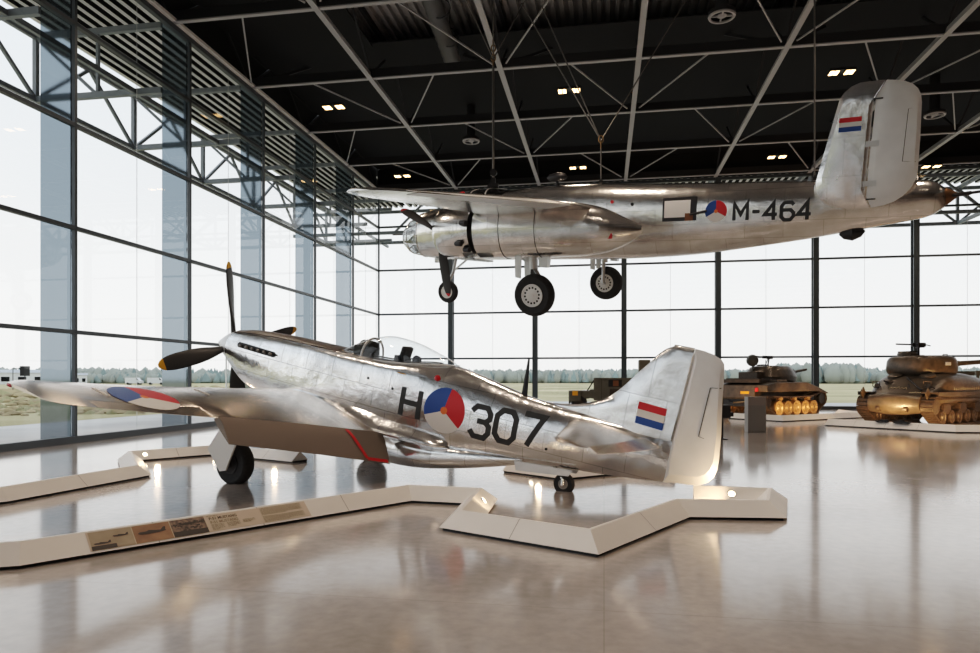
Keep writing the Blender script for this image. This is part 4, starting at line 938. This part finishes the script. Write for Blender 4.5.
# turret turned to the rear: gun over the engine deck
tu = empty('turret', (0.25, 0, 1.93), (0, 0, RD(158)), SH)
TB = Body([(-1.12, .62, .12, .50, 3), (-1.0, .70, .02, .70, 4), (-.6, .78, -.06, .90, 5), (0, .80, -.08, .98, 5), (.6, .79, -.06, .92, 5), (1.1, .76, .0, .76, 4), (1.32, .68, .10, .60, 3)])
mb = MB(); turret(mb, 0, 1.10, .96, 3.2, [(-.12, .88), (-.04, .95), (.06, .99), (.20, 1.0), (.44, .975), (.56, .92), (.62, .82), (.64, .5)]); mb.make('turret_shell', OLIVE, tu, ang=40)
mb = MB(); mb.lathe([(-.42, .16), (-.40, .25), (0, .28), (.40, .25), (.42, .16)], (1.0, 0, .30), (0, 1, 0), n=20); mb.make('mantlet', OLIVE, tu)
mb = MB(); mb.cyl((1.1, 0, .32), (1.7, 0, .36), .14, .11, 16); mb.cyl((1.7, 0, .36), (3.6, 0, .48), .095, .075, 16); mb.cyl((3.45, 0, .47), (3.62, 0, .48), .095, .095, 16); mb.make('gun_barrel', OLIVE, tu)
mb = MB(); mb.lathe([(0, .36), (.16, .34), (.2, .30), (.2, .02)], (-.35, .36, .58), (0, 0, 1), n=24); mb.box((-.35, .36, .80), (.4, .5, .05)); mb.make('commander_hatch', OLIVE, tu)
mb = MB(); mb.box((.1, -.975, .32), (.24, .05, .12)); mb.make('pistol_port', SILVER, tu, bevel=.015)
for x, y in ((.5, -.5), (.5, .5), (-.8, -.3)):
    mb = MB(); mb.tube([(x-.1, y, .58), (x-.1, y, .68), (x+.1, y, .68), (x+.1, y, .58)], .018, 6); mb.make('lifting_eye', OLIVED, tu)
mg = empty('roof_machine_gun', (-.15, .05, .60), (0, 0, RD(165)), SH); mg.parent = tu
mb = MB(); mb.cyl((0, 0, 0), (0, 0, .40), .03); mb.box((0, 0, .46), (.5, .10, .14)); mb.cyl((.2, 0, .47), (.85, 0, .49), .028); mb.box((.05, .16, .44), (.24, .2, .18)); mb.bar((-.25, .05, .46), (-.42, .05, .42), .03); mb.make('gun_body', DARKM, mg)

CH = empty('light_tank', (7.75, 34.0, 0), (0, 0, RD(44)))
tag(CH, 'olive tank with turret searchlight and five lit road wheels behind the fighter rudder', 'tank')
mb = MB()
hull = [(-2.35, .55), (-2.45, .85), (-2.40, 1.42), (-1.6, 1.55), (.7, 1.55), (1.5, 1.42), (2.42, .95), (2.45, .75), (2.1, .48), (-2.1, .42)]
mb.prism(hull, 1.7, lambda u, v, w_: (u, w_, v)); mb.make('hull', OLIVE, CH, smooth=False, bevel=.03)
mb = MB(); mb.prism([(-2.40, 1.12), (-2.40, 1.42), (-1.6, 1.55), (.7, 1.55), (1.75, 1.30), (2.5, 1.06), (2.5, 1.0), (1.6, 1.12)], 2.9, lambda u, v, w_: (u, w_, v)); mb.make('sponson', OLIVE, CH, smooth=False, bevel=.03)
mb = MB(); mb.box((-1.6, 0, 1.60), (1.3, 1.9, .16)); 
for k in range(7): mb.box((-2.1+.17*k, 0, 1.70), (.08, 1.7, .05))
mb.make('engine_deck', OLIVED, CH, smooth=False)
AM = MATS['amber_plate']
mb = MB(); mb.box((-2.44, -.35, 1.08), (.02, .42, .12)); mb.make('amber_plate', AM, CH, smooth=False)
for y in (-.95, .95): 
    mb = MB(); mb.box((-2.44, y, 1.22), (.08, .12, .18)); mb.make('tail_lamp', RED, CH, smooth=False, bevel=.02)
mb = MB(); mb.box((-2.42, 0, .62), (.1, 1.5, .3)); mb.bar((-2.4, -.5, .7), (-2.75, 0, .62), .07); mb.bar((-2.4, .5, .7), (-2.75, 0, .62), .07); mb.make('tow_pintle', BLACK, CH, smooth=False)
for sg in (1, -1):
    yc = 1.22*sg
    path = (arc(-2.15, .66, .26, 250, 100, 6) + [(-1, .88), (0, .87), (1.2, .90)] + arc(2.15, .78, .30, 100, -70, 8) + [(1.55, .05), (.5, .03), (-.6, .03), (-1.55, .05)])[::-1]
    track(yc, .38, path, 'track', CH, OLIVED, 70)
    for k in range(5):
        x = 1.4-.69*k; mb = MB(); mb.lathe([(-.16, .06), (-.18, .10), (-.10, .20), (-.16, .26), (-.16, .33), (.16, .33), (.16, .26), (.10, .20), (.18, .10), (.16, .06)], (x, yc, .38), (0, 1, 0), n=24); mb.make('road_wheel', pbr('wheel_bronze', (.30, .19, .09), .4, .3) if 'wheel_bronze' not in MATS else MATS['wheel_bronze'], CH)
    mb = MB(); mb.lathe([(-.14, .06), (-.14, .26), (-.08, .26), (-.08, .12), (.08, .12), (.08, .26), (.14, .26), (.14, .06)], (2.15, yc, .78), (0, 1, 0), n=20); mb.make('drive_sprocket', DARKM, CH)
    mb = MB(); mb.lathe([(-.12, .06), (-.12, .22), (.12, .22), (.12, .06)], (-2.15, yc, .66), (0, 1, 0), n=20); mb.make('idler_wheel', OLIVED, CH)
    for x in (-1.1, 0, 1.1):
        mb = MB(); mb.lathe([(-.1, .02), (-.1, .1), (.1, .1), (.1, .02)], (x, yc, .80), (0, 1, 0), n=14); mb.make('return_roller', MATS['wheel_bronze'], CH)
    mb = MB(); mb.box((.3, sg*1.25, 1.36), (1.0, .32, .22)); mb.box((-1.2, sg*1.2, 1.56), (.8, .36, .2)); mb.make('stowage_box', OLIVE, CH, smooth=False, bevel=.02)
tu = empty('turret', (.15, 0, 1.56), (0, 0, RD(-6)), CH)
TB = Body([(-1.05, .58, .14, .52, 3), (-.9, .66, .06, .68, 4), (-.3, .74, .0, .84, 5), (.4, .76, -.02, .92, 5), (1.0, .74, .02, .84, 5), (1.55, .68, .16, .66, 4), (1.75, .62, .24, .60, 3.4)])
mb = MB(); turret(mb, -.02, 1.22, .94, 2.9, [(-.02, .90), (.06, .98), (.24, 1.0), (.50, .88), (.68, .76), (.74, .66), (.76, .4)]); mb.make('turret_shell', OLIVE, tu, ang=30)
mb = MB(); mb.lathe([(-.45, .16), (-.4, .26), (.4, .26), (.45, .16)], (.98, 0, .34), (0, 1, 0), n=18); mb.make('mantlet', OLIVE, tu)
mb = MB(); mb.cyl((1.0, 0, .38), (2.5, 0, .60), .075, .06, 14); mb.make('gun_barrel', OLIVE, tu)
mb = MB(); mb.lathe([(0, .3), (.14, .28), (.16, .02)], (-.1, .42, .68), (0, 0, 1), n=20); mb.make('commander_hatch', OLIVE, tu)
mb = MB(); mb.box((-1.38, 0, .30), (.5, 1.1, .32)); mb.make('bustle_rack', OLIVED, tu, bevel=.03)
mb = MB(); mb.lathe([(-.10, .10), (-.07, .24), (.05, .28), (.08, .28), (.08, .02)], (-1.05, .2, 1.0), (.55, .8, .05), n=24); mb.bar((-1.05, .2, .45), (-1.05, .2, .8), .06); mb.bar((-1.2, .1, .45), (-.9, .35, .75), .04); mb.make('searchlight', pbr('searchlight_grey', (.10, .105, .10), .4), tu)
mg = empty('roof_machine_gun', (-.35, -.05, .66), (0, 0, RD(175)), tu)
mb = MB(); mb.cyl((0, 0, 0), (-.1, 0, .45), .03); mb.cyl((.2, 0, 0), (-.05, 0, .45), .02); mb.box((0, 0, .50), (.55, .1, .13)); mb.cyl((.2, 0, .51), (.75, 0, .54), .025); mb.box((0, .14, .48), (.2, .18, .14)); mb.make('gun_body', DARKM, mg)
mb = MB(); mb.cyl((-.9, -.4, .55), (-.9, -.4, 1.0), .012, n=6); mb.make('aerial', BLACK, tu)

# plinths of the tanks
GT = 'white border units in front of the tanks'
plinth_path([(8.05, 26.45), (10.95, 23.65), (14.2, 23.9)], ['long white border unit in front of the rounded tank', 'tan border unit beside the rounded tank at the right edge'], GT, h=.24, hw=.26)
plinth_path([(5.4, 30.4), (7.0, 28.75), (11.2, 32.2), (11.0, 34.6)], ['border unit behind the grey kiosk at the rear of the searchlight tank', 'tan border unit along the lit wheels of the searchlight tank', 'short border unit in front of the searchlight tank'], GT, h=.24, hw=.26)
r = empty('model_tank', (9.8, 24.62, .215), (0, 0, RD(136))); tag(r, 'tiny dark model tank lying on the border in front of the rounded tank', 'model')
mb = MB(); mb.prism([(-.22, 0), (-.24, .06), (.2, .07), (.28, .03), (.24, 0)], .16, lambda u, v, w_: (u, w_, v)); mb.make('model_hull', BLACK, r, smooth=False)
mb = MB(); mb.lathe([(0, .08), (.05, .07), (.06, .01)], (0, 0, .065), (0, 0, 1), n=12); mb.cyl((.05, 0, .09), (.26, 0, .10), .012); mb.make('model_turret', BLACK, r)
r = empty('model_tank', (9.35, 25.08, .215), (0, 0, RD(140))); tag(r, 'tiny dark model truck beside the model tank on the border', 'model')
mb = MB(); mb.prism([(-.2, .02), (-.2, .10), (.02, .10), (.06, .06), (.2, .06), (.2, .02)], .12, lambda u, v, w_: (u, w_, v)); mb.make('model_body', BLACK, r, smooth=False)
mb = MB()
for x in (-.12, .13): mb.cyl((x, -.07, .03), (x, .07, .03), .03)
mb.make('model_wheel', BLACK, r)

# information kiosk and stand
r = empty('information_kiosk', (4.78, 22.9, 0), (0, 0, RD(14))); tag(r, 'grey upright information pillar standing on the floor before the searchlight tank', 'kiosk')
mb = MB(); mb.box((0, 0, .56), (.60, .26, 1.12)); mb.make('body', GREYK, r, smooth=False, bevel=.01)
mb = MB(); mb.box((0, -.135, .98), (.58, .012, .26)); s_ = mb.make('sloped_screen', pbr('kiosk_screen', (.42, .37, .34), .3), r, smooth=False)
r = empty('display_stand', (3.22, 19.9, 0), (0, 0, RD(10))); tag(r, 'black post with a boxy head just right of the fighter rudder', 'stand')
mb = MB(); mb.box((0, 0, .45), (.12, .12, .9)); mb.box((0, 0, .01), (.3, .3, .02)); mb.make('post', BLACK, r, smooth=False)
mb = MB(); mb.box((.1, 0, .78), (.32, .2, .36)); mb.box((.28, 0, .70), (.14, .16, .12)); mb.make('head', DARKM, r, smooth=False, bevel=.015)

# utility truck near the far glazing
TK = empty('military_truck', (0.30, 37.6, 0), (0, 0, RD(180))); TK.scale = (1.13, 1.0, 1.14); tag(TK, 'olive open-fronted military utility truck with yellow plate, behind the fighter fuselage', 'truck')
mb = MB(); mb.box((-.30, 0, .98), (2.1, 1.7, 1.0)); mb.box((-.3, 0, 1.50), (2.1, 1.74, .07)); mb.make('box_body', TRKOL, TK, smooth=False, bevel=.02)
for sg in (1, -1):
    mb = MB(); mb.box((-.25, sg*.86, 1.28), (.62, .02, .32)); w_ = mb.make('side_window', BLACK, TK, smooth=False)
    mb = MB(); mb.box((-.28, sg*.875, 1.28), (.26, .02, .26)); mb.make('leather_seat', BROWN, w_, smooth=False, bevel=.005)
    mb = MB(); mb.box((-.3, sg*.865, .80), (.6, .02, .42)); mb.box((.38, sg*.862, 1.0), (.02, .01, .95)); mb.make('side_panel', OLIVED, TK, smooth=False)
mb = MB(); mb.box((1.42, 0, .74), (.95, 1.5, .36)); mb.prism([(.7, .55), (.7, 1.0), (.95, .98), (1.0, .6)], 1.5, lambda u, v, w_: (u, w_, v)); mb.make('bonnet', TRKOL, TK, smooth=False, bevel=.03)
mb = MB(); mb.box((1.9, 0, .62), (.06, 1.55, .62)); mb.make('grille', TRKOL, TK, smooth=False, bevel=.01)
mb = MB(); mb.box((1.62, .80, .68), (.56, .20, .50)); mb.make('mudguard', TRKOL, TK, smooth=False, bevel=.03)
mb = MB(); mb.box((1.62, -.80, .68), (.56, .20, .50)); mb.make('mudguard', TRKOL, TK, smooth=False, bevel=.03)
for sg in (1, -1):
    mb = MB(); mb.box((1.62, sg*.91, .82), (.26, .02, .22)); mb.make('yellow_plate', AM, TK, smooth=False)
mb = MB(); mb.box((1.05, 0, .92), (.55, 1.3, .05)); mb.make('bonnet_top', SILVER, TK, smooth=False)
mb = MB()
for sg in (1, -1): mb.bar((1.05, sg*.7, .95), (.68, sg*.7, 1.52), .04); mb.bar((.68, sg*.7, 1.52), (-.2, sg*.75, 1.52), .04)
mb.bar((1.05, -.7, .95), (1.05, .7, .95), .04); mb.bar((.68, -.7, 1.52), (.68, .7, 1.52), .04); mb.make('windshield_frame', BLACK, TK, smooth=False)
mb = MB(); mb.box((-1.6, 0, .9), (.55, 1.6, 1.1)); mb.box((-1.62, .15, 1.7), (.52, 1.0, 1.35)); mb.make('rear_locker', TRKOL, TK, smooth=False, bevel=.02)
for x in (1.45, -1.0):
    for sg in (1, -1): wheel('truck_wheel', (x, sg*.68, .36), .36, .2, (0, 1, 0), TK, OLIVED)
mb = MB(); mb.tube([(.75, .3, 1.0), (.6, .3, 1.15)], .02); mb.lathe([(-.015, .19), (.015, .19), (.015, .16), (-.015, .16), (-.015, .19)], (.58, .3, 1.17), (-.6, 0, .8), n=18, cap=(False, False)); mb.make('steering_wheel', BLACK, TK)

# trailer behind the rounded tank, cut by the frame
r = empty('gun_trailer', (17.9, 33.8, 0), (0, 0, RD(8))); tag(r, 'dark rail-sided trailer on wheels behind the rounded tank at the right edge', 'trailer')
mb = MB(); mb.box((0, 0, 1.0), (4.2, 1.7, .12)); mb.make('bed', OLIVED, r, smooth=False)
mb = MB(); mb.box((0, -.84, 1.95), (4.2, .1, .2)); mb.box((0, .84, 1.95), (4.2, .1, .2)); mb.make('rail', TRKOL, r, smooth=False)
for k in range(6):
    for sg in (1, -1): mb = MB(); mb.box((-2+.8*k, sg*.84, 1.48), (.09, .09, .9)); mb.make('stake', TRKOL, r, smooth=False)
for x in (-1.2, 1.2):
    for sg in (1, -1): wheel('trailer_wheel', (x, sg*.75, .46), .46, .22, (0, 1, 0), r, OLIVED)
mb = MB(); mb.bar((-1.2, -.75, .46), (-1.2, .75, .46), .08); mb.bar((1.2, -.75, .46), (1.2, .75, .46), .08); mb.box((0, 0, .75), (3.6, .5, .45)); mb.make('axle', DARKM, r, smooth=False)

# ------------------------------------------------------------------ outdoors
m, nt, out = newmat('airfield_ground'); N = nt.nodes.new; L = nt.links.new
b = N('ShaderNodeBsdfPrincipled'); L(b.outputs[0], out.inputs[0]); b.inputs['Roughness'].default_value = .9
tc = N('ShaderNodeTexCoord'); n1 = N('ShaderNodeTexNoise'); n1.inputs['Scale'].default_value = .06; n1.inputs['Detail'].default_value = 8; L(tc.outputs['Object'], n1.inputs['Vector'])
rp = N('ShaderNodeValToRGB'); L(n1.outputs['Fac'], rp.inputs[0]); e = rp.color_ramp.elements; e[0].position = .32; e[0].color = (.27, .25, .13, 1); e[1].position = .68; e[1].color = (.56, .48, .32, 1); q = e.new(.5); q.color = (.42, .37, .21, 1)
L(rp.outputs[0], b.inputs['Base Color']); GRASS = m
mb = MB(); mb.face([(-900, -700, -.25), (900, -700, -.25), (900, 900, -.25), (-900, 900, -.25)]); tag(mb.make('ground', GRASS, smooth=False), 'dry airfield grass outside the hall', kind='structure')
TAR = pbr('tarmac', (.62, .62, .62), .8, noise=.12, nscale=.3)
mb = MB(); mb.box((-18.4, 10, -.2), (9.0, 110, .12)); mb.box((20, 48, -.2), (86, 15, .12)); tag(mb.make('trim_2', TAR, smooth=False), 'pale paved apron along the glazing', kind='structure')
# forest: nobody could count the trees
def forest(name, arcs, mats, seed, label, fat=1):
    rnd = random.Random(seed); mb = MB()
    for (a0, a1, d0, d1, n_, h0, h1) in arcs:
        for i in range(n_):
            a = RD(rnd.uniform(a0, a1)); d_ = rnd.uniform(d0, d1); x, y = d_*sin(a), d_*cos(a); h = rnd.uniform(h0, h1); wd = h*rnd.uniform(.26, .50)*fat; k = 7
            mi = rnd.choice((0, 0, 1)); con = mi == 1; prof = [(0, .5), (.15, .9), (.4, 1.0 if not con else .75), (.7, .75 if not con else .4), (.9, .4 if not con else .15), (1, .03)]
            rr = []
            for f, q in prof: rr.append([(x+wd*q*rnd.uniform(.75, 1.2)*cos(2*pi*j/k), y+wd*q*rnd.uniform(.75, 1.2)*sin(2*pi*j/k), -.3+h*f*rnd.uniform(.97, 1.03)) for j in range(k)])
            mb.rings(rr, mi=mi)
    o = mb.make(name, mats, smooth=True, ang=60); tag(o, label, 'forest', kind='stuff'); return o
FG = [pbr('forest_haze', (.33, .355, .325), .95, noise=.12, nscale=.08), pbr('forest_conifer', (.23, .295, .29), .95, noise=.12, nscale=.08)]  # distance haze is put into both greens, greyed and lightened
forest('forest', [(-75, 42, 330, 370, 2300, 3.2, 5.2), (-75, 42, 380, 430, 2300, 5.0, 8.0), (-12, 12, 320, 345, 600, 4.0, 6.6), (13, 19, 315, 340, 150, 6, 9.0), (24, 34, 325, 345, 200, 4, 6.5)], FG, 4, 'hazy mixed woodland along the far side of the airfield')
FB = [pbr('scrub_brown', (.33, .27, .16), .95, noise=.2, nscale=.2), pbr('scrub_green', (.29, .27, .15), .95)]
o = forest('scrub', [(-60, -30, 80, 130, 420, .4, .9), (-58, -36, 42, 80, 900, .12, .36)], FB, 9, 'low brown scrub on the airfield grass', 4); o['category'] = 'scrub'
def building(c, d, rz, mat, rmat, label):
    r = empty('distant_building', (*c, -.25), (0, 0, RD(rz))); tag(r, label, 'building', 'white buildings far across the airfield')
    mb = MB(); mb.box((0, 0, d[2]/2), d); mb.make('wall', mat, r, smooth=False)
    mb = MB(); mb.prism([(-d[1]/2-.3, d[2]), (0, d[2]+d[1]*.10), (d[1]/2+.3, d[2])], d[0]+.6, lambda u, v, w_: (w_, u, v)); mb.make('roof', rmat, r, smooth=False)
    mb = MB()
    for k in range(5): mb.box((-d[0]*.4+d[0]*.2*k, -d[1]/2-.02, d[2]*.45), (d[0]*.1, .06, d[2]*.4))
    mb.make('window', DKGL, r, smooth=False)
WH2 = pbr('haze_white', (.66, .68, .70), .7); RF2 = pbr('haze_roof', (.42, .45, .48), .7)
building((-217, 217), (25, 12, 4.2), 45, WH2, RF2, 'long white building far outside at the left edge')
building((-203, 232), (11, 8, 3.4), 40, WH2, RF2, 'smaller white building far outside just left of the first column')
def jetrow(c, rz, label):
    r = empty('parked_van', (*c, -.25), (0, 0, RD(rz))); tag(r, label, 'vehicle', 'white vehicles parked far across the airfield')
    mb = MB(); mb.prism([(-2.6, .5), (-2.6, 2.4), (1.2, 2.4), (2.0, 1.5), (2.7, 1.3), (2.7, .5)], 2.0, lambda u, v, w_: (u, w_, v)); mb.make('van_body', WH2, r, smooth=False)
    mb = MB(); mb.prism([(1.15, 1.6), (1.15, 2.2), (1.3, 2.2), (1.85, 1.6)], 2.04, lambda u, v, w_: (u, w_, v)); mb.make('van_window', BLACK, r, smooth=False)
    mb = MB()
    for x in (-1.7, 1.7): mb.cyl((x, -1.02, .4), (x, 1.02, .4), .4)
    mb.make('van_wheel', BLACK, r)
for i, (x, y) in enumerate(((-156, 206), (-150, 209), (-145, 214))): jetrow((x, y), 10+15*i, ['white van parked far off, first to the right of the first column', 'white van parked far off, middle of three', 'white van parked far off, farthest right of three'][i])
r = empty('airfield_sign', (-76, 79, -.25), (0, 0, RD(44))); tag(r, 'dark square sign on thin poles outside above the wing tip', 'sign')
mb = MB(); mb.box((0, 0, 3.0), (1.1, .12, 1.3)); mb.make('board', BLACK, r, smooth=False)
mb = MB(); mb.cyl((0, 0, 0), (0, 0, 2.5), .07); mb.cyl((-1.3, 0, 0), (-1.3, 0, 3.4), .05); mb.bar((-1.3, 0, 3.35), (0, 0, 3.35), .06); mb.make('pole', DARKM, r)
r = empty('mast', (-24.6, 41.4, -.25)); tag(r, 'thin white pole standing outside left of the propeller', 'pole')
mb = MB(); mb.cyl((0, 0, 0), (0, 0, 3.8), .07, .05); mb.make('shaft', WHITE, r)
mb = MB(); mb.cyl((0, 0, 0), (0, 0, .2), .16); mb.make('foot', GREYK, r)

# ------------------------------------------------------------------ light
def lamp(kind, loc, energy, col, **k):
    l = bpy.data.lights.new(kind.lower()+'_light', kind); o = bpy.data.objects.new(kind.lower()+'_light', l); COL.objects.link(o); o.location = loc; l.energy = energy; l.color = col
    for a, v in k.items(): setattr(l, a, v)
    return o
WARM = (1, .80, .63)
for x in (-11.1, -1.35, 8.65, 18.7):
    for y in (6.8, 16.8, 26.85, 36.6):
        lamp('SPOT', (x, y, ZG-.35), 620, WARM, spot_size=RD(125), spot_blend=.8, shadow_soft_size=.35)
for x in (-1.35, 12): lamp('SPOT', (x, -6, ZG-.35), 700, WARM, spot_size=RD(130), spot_blend=.8, shadow_soft_size=.5)
def aim(o, t): o.rotation_euler = (Vector(t)-o.location).to_track_quat('-Z', 'Y').to_euler()
for p, t, en in (((1.72, 9.25, .12), (1.0, 9.8, .65), 32), ((-1.15, 12.05, .24), (-1.4, 10.4, .8), 14), ((-9.3, 13.0, .24), (-7.5, 11.5, 1.2), 14), ((-1.25, 8.3, .2), (-2.6, 9.3, .6), 6), ((-6.6, 12.9, .24), (-5.5, 11, 1), 10)):
    aim(lamp('SPOT', p, en, (1, .70, .42), spot_size=RD(115), spot_blend=.7, shadow_soft_size=.05), t)
for p, t, en in (((8.3, 30.9, .3), (8.3, 33, .6), 110), ((9.9, 32.2, .3), (9.3, 34, .6), 110), ((6.2, 30.2, .35), (6.6, 32.5, 1), 130), ((9.6, 25.6, .35), (10.8, 27.6, .7), 150), ((12.3, 24.7, .35), (12.2, 27.4, .7), 190), ((14.4, 25.0, .35), (13.8, 28, .7), 170), ((10.8, 24.8, .35), (11.2, 27.5, .7), 90)):
    aim(lamp('SPOT', p, en, (1, .58, .26), spot_size=RD(120), spot_blend=.7, shadow_soft_size=.06), t)
SC.view_settings.view_transform = 'Standard'; SC.view_settings.look = 'None'; SC.view_settings.exposure = 0.0; SC.view_settings.gamma = 1.0
SC.view_settings.use_curve_mapping = True; cm = SC.view_settings.curve_mapping; cv = cm.curves[3]
for x, y in ((.02, .022), (.10, .18), (.28, .465), (.60, .765)): cv.points.new(x, y)
cm.update()
SC.cycles.use_denoising = True
SC.cycles.max_bounces = 10; SC.cycles.transparent_max_bounces = 16; SC.cycles.sample_clamp_indirect = 6
